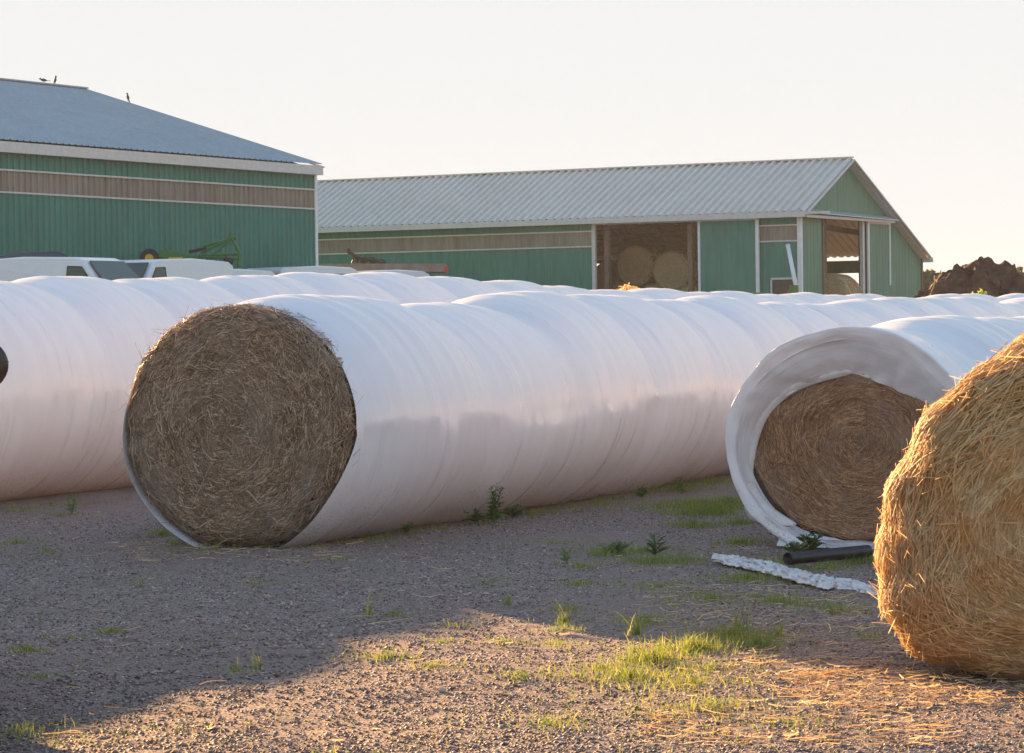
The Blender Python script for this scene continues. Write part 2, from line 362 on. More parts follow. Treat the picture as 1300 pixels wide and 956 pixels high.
# ------------------------------------------------------------------ hay bales
U = Vector((0.427, 0.904, 0)); U.normalize(); E1 = Vector((U.y, -U.x, 0))
def bale(name, c, axis, Rr, length, mats, label, cat='hay bale', group=None, n_face=9000, n_side=3000, n_poke=250, width=0.004, wx=1.04,
         edge=0.08, ln=(0.12, 0.35), messy=0.25, vee=0.0, both=False, swirl=(0, 0), poke_len=(0.05, 0.16), shape=None, rough=0.012, lift=0.012):
    """c = centre of the visible face, axis points into the bale"""
    root = empty(name, (c[0], c[1], c[2]-Rr), 0, label, cat, group)
    u = np.array(axis, float); u /= np.linalg.norm(u); e1 = np.array([u[1], -u[0], 0]); e2 = np.array([0, 0, 1.0])
    C = np.array([0, 0, Rr*(shape[2] if shape else 1)]); zlow = Rr*0.97*(shape[2] if shape else 1)
    def surf(rho, phi, a):
        cc = np.cos(phi); ss = np.sin(phi)
        if shape:
            lw = np.clip(rho/Rr, 0, 1)**2
            pw = np.where(ss < 0, shape[4], shape[3])
            c2_ = np.sign(cc)*np.abs(cc)**pw; s2_ = np.sign(ss)*np.abs(ss)**pw
            cc = (cc+(c2_-cc)*lw)*shape[0]; ss = (ss+(s2_-ss)*lw)*np.where(ss < 0, shape[2], shape[1])
        rel = rough*(np.sin(cc*rho*9+1.3)*np.sin(ss*rho*8+0.7)+0.6*np.sin(cc*rho*21+ss*rho*13)+0.5*np.sin(ss*rho*27-cc*rho*11+2))*0.8
        a = a+rel*np.clip(rho/Rr*3, 0, 1); rho = rho-rel*0.5*np.clip(rho/Rr, 0, 1)**3
        cx = rho*cc*wx; cz = rho*ss
        cz = np.where(cz < -zlow, -zlow, cz)
        return C+cx[..., None]*e1+cz[..., None]*e2+a[..., None]*u
    # profile: face (rho 0..R-e), rounded edge, side
    e = edge
    def prof(q):      # q: 0..1 face, 1..2 edge, 2..3 side ; returns rho,a, normal(rho,a)
        f = np.clip(q, 0, 1); k = np.clip(q-1, 0, 1)*math.pi/2; s = np.clip(q-2, 0, 1)
        rho = f*(Rr-e)+e*np.sin(k); a = e*(1-np.cos(k))+s*(length-2*e)-0.02*(1-f**2)*0
        return rho, a, np.sin(k), -np.cos(k)
    # body
    qs = np.concatenate([np.linspace(0.02, 1, 14), np.linspace(1.15, 2, 6), np.linspace(2.1, 3, 8)]); nph = 72
    ph = np.linspace(0, 2*math.pi, nph, endpoint=False)
    Q, PH = np.meshgrid(qs, ph, indexing='ij'); rho, a, nr, na = prof(Q)
    inset = 0.010+rough*0.6
    V = surf(np.maximum(rho-inset, 0.001), PH, a+inset)
    for idx in np.ndindex(V.shape[:2]):
        V[idx] += np.array([noise.noise(Vector(V[idx])*6)*rough*1.5]*3)*[1, 1, 0.5]
    V = V.reshape(-1, 3); m = len(qs); i = np.arange(m*nph).reshape(m, nph); i2 = np.roll(i, -1, axis=1)
    QD = np.stack([i[:-1], i[1:], i2[1:], i2[:-1]], -1).reshape(-1, 4)
    # close both ends
    cap1 = len(V); V = np.vstack([V, C+u*inset, C+u*length])
    T = [(cap1, i[0, j], i2[0, j], i2[0, j]) for j in range(nph)]
    me_q = [tuple(f) for f in QD.tolist()]+[(cap1, int(i[0, j]), int(i2[0, j])) for j in range(nph)]+[(cap1+1, int(i2[-1, j]), int(i[-1, j])) for j in range(nph)]
    me = bpy.data.meshes.new('hay_core'); me.from_pydata(V.tolist(), [], me_q); me.update()
    link('hay_core', me, mats[1], root, True)
    def lay(n, qlo, qhi, name, tang=1.0, wmul=1.0, lmul=1.0):
        if qhi <= 1.01: q = np.sqrt(rng.random(n)*(qhi**2-qlo**2)+qlo**2)
        else: q = qlo+rng.random(n)*(qhi-qlo)
        phi = rng.random(n)*2*math.pi
        L = (ln[0]+(ln[1]-ln[0])*rng.random(n))*lmul
        k = 5; s = np.linspace(-0.5, 0.5, k)[None, :]
        rho0, a0, nr, na = prof(q)
        ang = rng.normal(size=n)*messy*(1.0+1.2*(rho0 < 0.25*Rr))
        wild = rng.random(n) < 0.10; ang = np.where(wild, rng.random(n)*math.pi, ang)
        dl = L[:, None]*s
        phs = phi[:, None]+dl*np.cos(ang)[:, None]/np.maximum(rho0, 0.10)[:, None]
        qs_ = q[:, None]+dl*np.sin(ang)[:, None]/np.where(q < 1, Rr-e, np.where(q < 2, e*1.57, length-2*e))[:, None]
        qs_ = np.abs(qs_); qs_ = np.where(qs_ > 2.98, 2.98, qs_)
        rr, aa, nr, na = prof(qs_)
        up = (rng.random(n)**2)[:, None]*lift+np.abs(s)**2*lift*1.5*rng.random(n)[:, None]
        # swirl centre offset for the face
        P = surf(rr+nr*up, phs, aa+na*up)
        off = (1-np.clip(qs_, 0, 1))[..., None]*(swirl[0]*e1+swirl[1]*e2)
        P = P+off
        P += (rng.normal(size=P.shape)*0.0035)
        nrm = (nr[:, 2]*np.cos(phs[:, 2]))[:, None]*e1+(nr[:, 2]*np.sin(phs[:, 2]))[:, None]*e2+na[:, 2][:, None]*u
        nrm = nrm+0.5*rand_unit(n)
        W = width*wmul*(0.6+0.8*rng.random(n))
        P[..., 2] = np.maximum(P[..., 2], 0.004)
        ribbons(name, P, W, nrm, mats[0], root, 0.8, vee)
    lay(n_face, 0.0, 1.0, 'face_stalks'); 
    lay(n_side, 1.0, 2.999, 'wrap_stalks')
    if n_poke:
        n = n_poke; q = 0.75+rng.random(n)*1.3; phi = rng.random(n)*2*math.pi; rr, aa, nr, na = prof(q)
        p0 = surf(rr, phi, aa); nv = (nr*np.cos(phi))[:, None]*e1+(nr*np.sin(phi))[:, None]*e2+na[:, None]*u
        tv = (-np.sin(phi))[:, None]*e1+np.cos(phi)[:, None]*e2
        d = nv*0.35+tv*rng.choice([-1, 1], n)[:, None]*0.8+0.45*rand_unit(n); d /= np.linalg.norm(d, axis=1, keepdims=True)
        L = poke_len[0]+(poke_len[1]-poke_len[0])*rng.random(n)**2
        s = np.linspace(0, 1, 4)[None, :, None]
        P = p0[:, None, :]+d[:, None, :]*L[:, None, None]*s+rand_unit(n)[:, None, :]*(L[:, None, None]*0.12)*s**2
        P[..., 2] = np.maximum(P[..., 2], 0.01)
        ribbons('loose_stalks', P, width*(0.5+0.5*rng.random(n)), rand_unit(n), mats[0], root, 0.6, vee)
    return root

# ------------------------------------------------------------------ wrapped tubes
def bales_profile(n, L, seed, R0, Rend, first=None, rad=None):
    r = random.Random(seed); b = []; t = 0
    for k in range(n):
        ll = (first if (k == 0 and first) else L*(1+r.uniform(-0.08, 0.08)))
        f = k/(n-1); b.append((t, t+ll, (R0+(Rend-R0)*f)*(1+r.uniform(-0.03, 0.03)), r.uniform(-0.035, 0.035))); t += ll
    for k, v in enumerate(rad or []): b[k] = (b[k][0], b[k][1], v, b[k][3])
    return b
def tube_section(bl, t):
    for k, (a, b, rr, lat) in enumerate(bl):
        if t <= b or k == len(bl)-1: break
    s = (t-a)/(b-a)-0.5
    if s < 0: j = max(k-1, 0)
    else: j = min(k+1, len(bl)-1)
    wgt = min(abs(s), 0.5); wgt = 0.5*(2*wgt)**3
    R_ = rr*(1-wgt)+bl[j][2]*wgt; la = lat*(1-wgt)+bl[j][3]*wgt
    sag = 0.085*(2*min(abs(s), 0.5))**3.2
    return R_, la, sag
def tube(name, p0, bl, wx, label, t0=0.0, front=None, open_front=True, dt_near=0.04, seed=1, mouth=None):
    """p0 = ground point under the axis at t=0"""
    root = empty(name, (p0[0], p0[1], 0), 0, label, 'bale wrap', 'long rows of wrapped bales')
    total = bl[-1][1]; ts = []; t = t0
    while t < total: ts.append(t); t += dt_near*(1+max(0, (t-6))*0.06)
    ts.append(total); NA = 96; V = []; UVt = []
    for i, t in enumerate(ts):
        R_, la, sag = tube_section(bl, max(t, 0))
        gx = U*t; g = gz(0, p0[1]+gx.y)
        for j in range(NA):
            th = 2*math.pi*j/NA
            te = t
            if front is not None:
                te = t+front(th)*max(0, 1-(t-t0)/0.7)
            topw = 0.5+0.5*math.sin(th)
            w1 = noise.noise(Vector((te*3.4+th*0.55, th*1.3, seed*3)))*0.010
            w2 = noise.noise(Vector((te*9+th*0.9, th*1.2, seed*7)))*0.0065+(1-abs(noise.noise(Vector((te*5.0+th*0.25, th*0.5, seed*11)))))**3*0.012
            w3 = noise.noise(Vector((te*0.9, th*1.1, seed*5)))*0.018
            rad = R_*(1-sag*(0.35+0.65*topw))*(1-((0.050*max(0, 0.25+0.75*math.cos(th-0.6))-0.012*max(0, -math.cos(th-0.6)))*math.exp(-(t-t0)/0.22) if front is not None else 0))+w1+w2+w3
            x = math.cos(th)*rad*wx+la; z = math.sin(th)*rad
            lowest = -R_*0.93
            if z < lowest: z = lowest+0.25*(z-lowest)
            zz = g+z-lowest-0.015
            p = U*te+E1*x; V.append((p.x, p.y, zz)); UVt.append((te, th*0.75))
    me = bpy.data.meshes.new('film'); n = len(ts); F_ = []
    for i in range(n-1):
        for j in range(NA):
            a = i*NA+j; b = i*NA+(j+1) % NA; F_.append((a, b, b+NA, a+NA))
    F_.append(tuple((n-1)*NA+j for j in range(NA)))
    me.from_pydata(V, [], F_); uvl = me.uv_layers.new(name='UVMap')
    li = 0
    for f in me.polygons:
        mxj = None
        idx = [me.loops[l].vertex_index for l in f.loop_indices]
        wrap = len(idx) == 4 and ((idx[0] % NA) == NA-1)
        for l, vi in zip(f.loop_indices, idx):
            u_, v_ = UVt[vi]
            if wrap and vi % NA == 0: v_ = 2*math.pi*0.75
            uvl.data[l].uv = (u_, v_)
    o = link('wrap_film', me, M['film'], root, True)
    return root

# middle row
MID = gnd(300, 694); 
midb = bales_profile(24, 1.36, 5, 0.80, 0.73, 2.0, [0.822, 0.785, 0.832, 0.815, 0.79, 0.805, 0.775])
def fr_mid(th):     # where the film begins around the front bale
    top = max(0, math.sin(th)); bot = max(0, -math.sin(th)); rt = max(0, math.cos(th))
    lf = max(0, -math.cos(th)); br = max(0, math.cos(th+1.1))
    return 0.09+0.22*top**2*(0.5+0.5*rt)-0.10*lf-0.06*bot-0.12*br**4+0.012*math.sin(th*5+1)
tube('wrapped_bale_row', MID, midb, 1.07, 'middle white plastic-wrapped row, its near end a bare round brown hay face', 0.0, fr_mid, seed=1)
R1 = 0.758
bale('round_hay_bale', (MID.x-E1.x*0.02, MID.y-E1.y*0.02, MID.z+R1-0.005), U, R1, 1.25, (M['hay'], M['haybase']),
     'round grey-brown hay bale closing the near end of the middle white row', n_face=17000, n_side=5000, n_poke=900, width=0.0046, wx=1.07,
     edge=0.09, ln=(0.06, 0.26), messy=0.55, swirl=(-0.06, -0.05), poke_len=(0.04, 0.15), rough=0.012)
# back row
BK = gnd(0, 645)
BKc = BK - E1*0.88
bkb = bales_profile(42, 1.42, 9, 0.90, 0.72, None, [.92, .92, .925, .90, .915, .93, .925, .935, .955, .96, .94, .915, .89, .865, .875, .85, .855, .835, .84, .82, .825, .80])
BK0 = BKc - U*5.8
tube('wrapped_bale_row', (BK0.x, BK0.y, 0), bkb, 1.05, 'farthest and tallest white plastic-wrapped row, running behind the others past the barns', 0.0, None, seed=2)
# right row
RT = gnd(1078, 697)
rtb = bales_profile(22, 1.38, 14, 0.70, 0.735, 1.0)
rt_root = tube('wrapped_bale_row', RT, rtb, 1.12, 'white plastic-wrapped row at the right, its mouth a wide film rim around a brown bale', 0.02, None, seed=3)
def mouth():
    """rolled rim and the curtain of film running in to the torn opening"""
    Rv = 0.70; wx = 1.12; g = gz(0, RT.y)
    cz = g+Rv*0.93-0.015
    cen = Vector((RT.x, RT.y, cz))
    # opening outline traced in the plane of the bale face
    pts = [(1085, 474), (1108, 481), (1140, 497), (1185, 520), (1210, 545), (1222, 585), (1215, 635), (1180, 672), (1120, 689), (1060, 682), (1010, 666), (975, 641), (954, 612), (958, 580), (966, 540), (985, 514), (1015, 494), (1052, 481)]
    pol = []
    for (a, b) in pts:
        d = ray(a, b); pc = cen+U*0.20; o = Vector((0, 0, CAMZ)); k = (pc-o).dot(U)/d.dot(U); p = o+d*k-pc
        pol.append((math.atan2(p.z, p.dot(E1)/wx), math.hypot(p.z, p.dot(E1)/wx)))
    pol.sort()
    def ro(th):
        th = (th+math.pi) % (2*math.pi)-math.pi
        q = pol+[(pol[0][0]+2*math.pi, pol[0][1])]
        if th < pol[0][0]: th += 2*math.pi
        for (a, r1), (b, r2) in zip(q[:-1], q[1:]):
            if a <= th <= b:
                f = (th-a)/(b-a); return r1+(r2-r1)*f
        return pol[0][1]
    NA = 160; prof = [(0.34, 1.000, 0), (0.2, 1.004, 0), (0.08, 1.006, 0), (0.01, 1.006, 0), (-0.006, 1.002, 0), (-0.009, 0.994, 0), (-0.002, 0.970, 0), (0.006, 0.93, .0), (0.018, 0.0, 0.10), (0.042, 0.0, 0.24), (0.072, 0, 0.42), (0.105, 0.0, 0.62), (0.135, 0, 0.8), (0.158, 0, 0.93), (0.172, 0, 1.0)]
    V = []; UVt = []
    for i, (t, fr, k) in enumerate(prof):
        for j in range(NA):
            th = 2*math.pi*j/NA; o_ = ro(th)
            if fr: rad = Rv*fr
            else: rad = Rv*0.93*(1-k)+min(o_, Rv*0.9)*k
            wob = 0
            if i > 6:
                wob = 0.030*noise.noise(Vector((th*1.6, i*0.33, 4)))+0.020*noise.noise(Vector((th*4+i*0.25, i*0.5, 9)))+0.016*noise.noise(Vector((math.cos(th)*7+i*0.15, math.sin(th)*7, i*0.35)))*min(1, (i-6)/3)
            if i <= 6:
                wob2 = (0.016*noise.noise(Vector((math.cos(th)*2.5, math.sin(th)*2.5, 2)))+0.007*noise.noise(Vector((math.cos(th)*8, math.sin(th)*8, i*0.2))))*(1 if i else 0.3)
                wob = 0.030*noise.noise(Vector((math.cos(th)*3, math.sin(th)*3, 6)))*min(1, i/3)
            else: wob2 = wob*0.3
            x = math.cos(th)*(rad+wob2)*wx; z = math.sin(th)*(rad+wob2)
            lo = -Rv*0.93
            if z < lo: z = lo+0.25*(z-lo)
            p = U*(t+wob)+E1*x; V.append((p.x, p.y, cz+z)); UVt.append((t*1.0+i*0.05, th*0.75))
    F_ = []
    n = len(prof)
    for i in range(n-1):
        for j in range(NA):
            a = i*NA+j; b = i*NA+(j+1) % NA; F_.append((a, a+NA, b+NA, b))
    me = bpy.data.meshes.new('film_rim'); me.from_pydata(V, [], F_); uvl = me.uv_layers.new(name='UVMap')
    for l in me.loops: uvl.data[l.index].uv = UVt[l.vertex_index]
    o = link('film_rim', me, M['film'], rt_root, True)
    # folded-back torn flap, lower left of the opening
    def pl(px, py, t):
        d = ray(px, py); pc = cen+U*t; q = Vector((0, 0, CAMZ)); k = (pc-q).dot(U)/d.dot(U); p = q+d*k
        return Vector((p.x-RT.x, p.y-RT.y, p.z))
    rows = [[(957, 607), (950, 618), (938, 610)], [(963, 622), (952, 632), (942, 625)], [(975, 640), (960, 645), (944, 640)], [(1000, 658), (975, 660), (948, 655)], [(1020, 668), (985, 668), (955, 664)]]
    vs = []; fs = []
    for i, row in enumerate(rows):
        for j, (a, b) in enumerate(row):
            vs.append(pl(a, b, [0.10, 0.03, 0.07][j]+0.02*math.sin(i*2)))
    for i in range(len(rows)-1):
        for j in range(2): a = i*3+j; fs.append((a, a+1, a+4, a+3))
    me = bpy.data.meshes.new('film_flap'); me.from_pydata([tuple(v) for v in vs], [], fs)
    fl = link('torn_flap', me, M['softfilm'], rt_root, True)
    md = fl.modifiers.new('s', 'SUBSURF'); md.levels = 2; md.render_levels = 2
    md = fl.modifiers.new('t', 'SOLIDIFY'); md.thickness = 0.004
    # pleated film spilling from the lower lip on to the ground
    vs = []; fs = []; n_ = 90; m_ = 6
    for i in range(n_+1):
        f = i/n_; px = 992+178*f; yt = 675+14*min(1, f*2.2)+3*math.sin(f*9); yb = 692+14*min(1, f*3)
        for j in range(m_):
            g_ = j/(m_-1); q = pl(px-6*g_*(1-f), yt+(yb-yt)*g_, 0.13-0.20*g_+0.016*noise.noise(Vector((i*0.42, g_*1.5, 3)))*(1+g_)+0.05*noise.noise(Vector((i*0.09, 2, g_))))
            q.z = max(q.z, 0.0083*(RT.y+q.y)+0.012+0.012*abs(noise.noise(Vector((i*0.5, j, 1))))); vs.append(q)
    for i in range(n_):
        for j in range(m_-1): a = i*m_+j; fs.append((a, a+1, a+m_+1, a+m_))
    me = bpy.data.meshes.new('film_drape'); me.from_pydata([tuple(v) for v in vs], [], fs)
    fl = link('pleated_drape', me, M['softfilm'], rt_root, True)
    md = fl.modifiers.new('t', 'SOLIDIFY'); md.thickness = 0.003
    # left inner lip
    lip = [(1085, 474), (1050, 480), (1012, 493), (985, 512), (968, 536), (960, 565), (956, 590), (954, 612)]
    vs = []; fs = []
    for i, (a, b) in enumerate(lip):
        vs += [pl(a+1, b+2, 0.17), pl(a-4+1.5*math.sin(i*2.9), b-3, 0.14+0.008*math.sin(i*2.2)), pl(a-9+3*math.sin(i*1.7), b-6, 0.15)]
    for i in range(len(lip)-1):
        for j in range(2): a = i*3+j; fs.append((a, a+1, a+4, a+3))
    me = bpy.data.meshes.new('film_lip'); me.from_pydata([tuple(v) for v in vs], [], fs)
    fl = link('folded_lip', me, M['softfilm'], rt_root, True)
    md = fl.modifiers.new('s', 'SUBSURF'); md.levels = 2; md.render_levels = 2
    md = fl.modifiers.new('t', 'SOLIDIFY'); md.thickness = 0.004
mouth()
fc = RT+U*0.19
bale('round_hay_bale', (fc.x, fc.y, RT.z+0.64), U, 0.64, 1.2, (M['hay2'], M['hay2base']), 'round reddish-brown hay bale recessed inside the open film mouth at the right',
     n_face=13000, n_side=400, n_poke=60, width=0.0042, wx=1.12, edge=0.05, ln=(0.10, 0.42), messy=0.28, swirl=(0.05, -0.03), rough=0.015)
# front straw bale
FB = gnd(1388, 873)
AX = Vector((0.36, 0.93, 0)).normalized()
bale('round_straw_bale', (FB.x, FB.y, FB.z+0.74), AX, 0.74, 1.3, (M['straw'], M['strawbase']), 'golden sunlit round straw bale in the foreground, cut off by the right edge',
     'straw bale', n_face=22000, n_side=18000, n_poke=4200, width=0.0056, wx=1.0, edge=0.28, ln=(0.08, 0.32), messy=0.30, vee=0.35, poke_len=(0.03, 0.12), shape=(1.17, 1.19, 0.71, 1.2, 0.6), rough=0.026, lift=0.03)

# ------------------------------------------------------------------ barns
ANG = math.atan2(0.869, 0.495)
def corr_sheet(name, mat, parent, org, ud, up, nd, width, zb, zt, pitch=0.23, depth=0.022, flat=0.5, x0=0.0, prof=None):
    """ribbed sheet: runs along ud, from zb(x) to zt(x) along up; ribs stand out along nd"""
    org = Vector(org); ud = Vector(ud).normalized(); up = Vector(up).normalized(); nd = Vector(nd).normalized()
    pr = []; x = x0
    while x < x0+width-1e-6:
        for f, d in (prof or ((0, 0), (flat, 0), (flat+0.12, 1), (0.88, 1))):
            xx = x+f*pitch
            if xx < x0+width: pr.append((xx, d*depth))
        x += pitch
    pr.append((x0+width, 0))
    V = []
    f1 = zb if callable(zb) else (lambda q: zb); f2 = zt if callable(zt) else (lambda q: zt)
    for (xx, d) in pr:
        for zz in (f1(xx), f2(xx)):
            V.append(tuple(org+ud*xx+nd*d+up*zz))
    Fq = [(2*i, 2*i+2, 2*i+3, 2*i+1) for i in range(len(pr)-1)]
    me = bpy.data.meshes.new(name); me.from_pydata(V, [], Fq); me.update()
    return link(name, me, mat, parent)

def barn_left():
    c = at(398, 222, 96); base = 1.65
    root = empty('machine_shed', (c.x, c.y, base), ANG, 'large green shed at the left with slate-blue roof and brown band along its wall', 'barn')
    ze = 4.64*1.2+CAMZ-base; zf = 4.38*1.2+CAMZ-base; bt = 3.96*1.2+CAMZ-base; bb = 3.42*1.2+CAMZ-base
    Lx = 21; W = 19.4; rise = 8.54+CAMZ-base-ze
    X = (1, 0, 0); Z = (0, 0, 1); Yn = (0, -1, 0)
    wl = corr_sheet('long_wall', M['green'], root, (-Lx, 0, 0), X, Z, Yn, Lx, 0, bb, 0.27, 0.05)
    corr_sheet('upper_wall', M['green'], root, (-Lx, 0, 0), X, Z, Yn, Lx, bt, zf+0.05, 0.27, 0.05)
    bd = corr_sheet('wall_band', M['brown'], root, (-Lx, 0.01, 0), X, Z, Yn, Lx, bb, bt, 0.27, 0.05)
    bd['label'] = 'brown panel band'
    MB().box((-Lx/2, -0.065, bb), (Lx, 0.03, 0.05)).box((-Lx/2, -0.065, bt), (Lx, 0.03, 0.05)).build('band_trim', M['trim'], root)
    # end walls and back wall
    slope = lambda q: ze-0.1+rise*(1-abs(q-W/2)/(W/2))
    corr_sheet('end_wall', M['green'], root, (0, 0, 0), (0, 1, 0), Z, X, W, 0, slope, 0.25, 0.03)
    corr_sheet('end_wall', M['green'], root, (-Lx, 0, 0), (0, 1, 0), Z, (-1, 0, 0), W, 0, slope, 0.25, 0.03)
    corr_sheet('back_wall', M['green'], root, (-Lx, W, 0), X, Z, (0, 1, 0), Lx, 0, ze-0.1, 0.25, 0.03)
    MB().box((0.03, -0.035, zf/2), (0.14, 0.10, zf)).build('corner_trim', M['trimw'], root)
    # fascia
    MB().box((-Lx/2, -0.32, (ze+zf)/2-0.02), (Lx+0.14, 0.06, ze-zf)).box((-Lx/2, -0.17, zf+0.0), (Lx+0.08, 0.26, 0.03)).build('fascia', M['trim'], root)
    # roof
    sl = math.atan2(rise, W/2); s_len = (W/2+0.36)/math.cos(sl)
    upv = (0, math.cos(sl), math.sin(sl)); nv = (0, -math.sin(sl), math.cos(sl))
    rf = corr_sheet('roof', M['roofblue'], root, (-Lx-0.3, -0.36, ze-0.36*math.tan(sl)+0.14), X, upv, nv, Lx+0.34, 0, s_len, 0.3, 0.03, 0.7)
    upv2 = (0, -math.cos(sl), math.sin(sl)); nv2 = (0, math.sin(sl), math.cos(sl))
    corr_sheet('roof', M['roofblue'], root, (-Lx-0.3, W+0.36, ze-0.36*math.tan(sl)+0.14), X, upv2, nv2, Lx+0.34, 0, s_len, 0.3, 0.03, 0.7)
    mb = MB(); zr = ze+rise+0.17
    mb.beam((-Lx-0.3, W/2, zr), (0.05, W/2, zr), 0.3, 0.05); mb.build('ridge_cap', M['roofblue'], root)
    mb = MB()
    for sgn, y0, y1 in ((1, -0.36, W/2), (-1, W+0.36, W/2)):
        mb.beam((0.06, y0, ze-0.36*math.tan(sl)+0.05), (0.06, y1, ze+rise+0.07), 0.20, 0.04)
    mb.build('rake_trim', M['trim'], root)
    # birds on the roof
    def bird(px, py, d, yaw, label, flap=0):
        p = at(px, py, d); b = empty('bird', p, yaw, label, 'bird', 'birds on the shed roof')
        bm = bmesh.new(); bmesh.ops.create_uvsphere(bm, u_segments=14, v_segments=10, radius=1)
        for v in bm.verts:
            x, y, z = v.co; tx = x
            k = 1-0.55*max(0, -tx)**1.2
            v.co = (x*0.17-0.02, y*0.07*k, z*0.075*k+0.10-0.03*max(0, -tx)+(0.05*max(0, tx)))
        r = bmesh.ops.create_uvsphere(bm, u_segments=10, v_segments=8, radius=0.05, matrix=Matrix.Translation((0.15, 0, 0.21)))
        bmesh.ops.create_cone(bm, segments=6, radius1=0.014, radius2=0.002, depth=0.06, cap_ends=True, matrix=Matrix.Translation((0.215, 0, 0.205)) @ Matrix.Rotation(R(90), 4, 'Y'))
        bmesh.ops.create_cube(bm, size=1, matrix=Matrix.Translation((-0.22, 0, 0.06)) @ Matrix.Rotation(R(-15), 4, 'Y') @ Matrix.Diagonal((0.18, 0.05, 0.015, 1)))
        for sy in (-0.02, 0.02):
            bmesh.ops.create_cone(bm, segments=5, radius1=0.006, radius2=0.006, depth=0.08, cap_ends=True, matrix=Matrix.Translation((0, sy, 0.01)))
        me = bpy.data.meshes.new('body'); bm.to_mesh(me); bm.free(); link('body', me, M['bird'], b, True)
    mw = root.matrix_basis
    def on_ridge(px):
        best = None
        for k in range(400):
            q = mw @ Vector((-k*0.05+0.0, W/2, zr+0.02)); qp = ((q.x/q.y)*F+PX)
            if best is None or abs(qp-px) < best[0]: best = (abs(qp-px), q)
        return best[1]
    def on_rake(px):
        best = None
        for k in range(400):
            f = k/399; q = mw @ Vector((0.0, W/2*f, ze+rise*f+0.19)); qp = ((q.x/q.y)*F+PX)
            if best is None or abs(qp-px) < best[0]: best = (abs(qp-px), q)
        return best[1]
    for (fn, px, yaw, lab) in ((on_ridge, 61, R(200), 'leftmost dark bird, stretched low on the shed ridge'), (on_ridge, 74, R(-60), 'dark bird standing upright on the shed ridge beside a low one'), (on_rake, 167, R(-100), 'lone dark bird perched on the sloping roof edge')):
        q = fn(px); bird0 = q
        b = empty('bird', q, yaw, lab, 'bird', 'birds on the shed roof'); b.scale = (0.68, 0.68, 0.68)
        bm = bmesh.new(); bmesh.ops.create_uvsphere(bm, u_segments=14, v_segments=10, radius=1)
        tilt = 0.15 if px < 65 else 0.9
        for v in bm.verts:
            x, y, z = v.co; k = 1-0.6*max(0, -x)**1.2; xx, zz = x*0.19, z*0.08*k
            v.co = (xx*math.cos(tilt)-zz*math.sin(tilt), y*0.075*k, xx*math.sin(tilt)+zz*math.cos(tilt)+0.15+0.05*tilt)
        hx, hz = 0.19*math.cos(tilt)+0.01, 0.19*math.sin(tilt)+0.19+0.05*tilt
        bmesh.ops.create_uvsphere(bm, u_segments=10, v_segments=8, radius=0.055, matrix=Matrix.Translation((hx, 0, hz)))
        bmesh.ops.create_cone(bm, segments=6, radius1=0.015, radius2=0.002, depth=0.07, cap_ends=True, matrix=Matrix.Translation((hx+0.075, 0, hz)) @ Matrix.Rotation(R(90), 4, 'Y'))
        ta = Vector((-0.17*math.cos(tilt), 0, -0.17*math.sin(tilt)+0.15+0.05*tilt))
        bmesh.ops.create_cube(bm, size=1, matrix=Matrix.Translation(ta+Vector((-0.07, 0, -0.03*tilt))) @ Matrix.Rotation(-tilt*0.7, 4, 'Y') @ Matrix.Diagonal((0.2, 0.06, 0.02, 1)))
        for sy in (-0.025, 0.025):
            bmesh.ops.create_cone(bm, segments=5, radius1=0.007, radius2=0.007, depth=0.12, cap_ends=True, matrix=Matrix.Translation((0.0, sy, 0.06)))
        me = bpy.data.meshes.new('body'); bm.to_mesh(me); bm.free(); link('body', me, M['bird'], b, True)
barn_left()

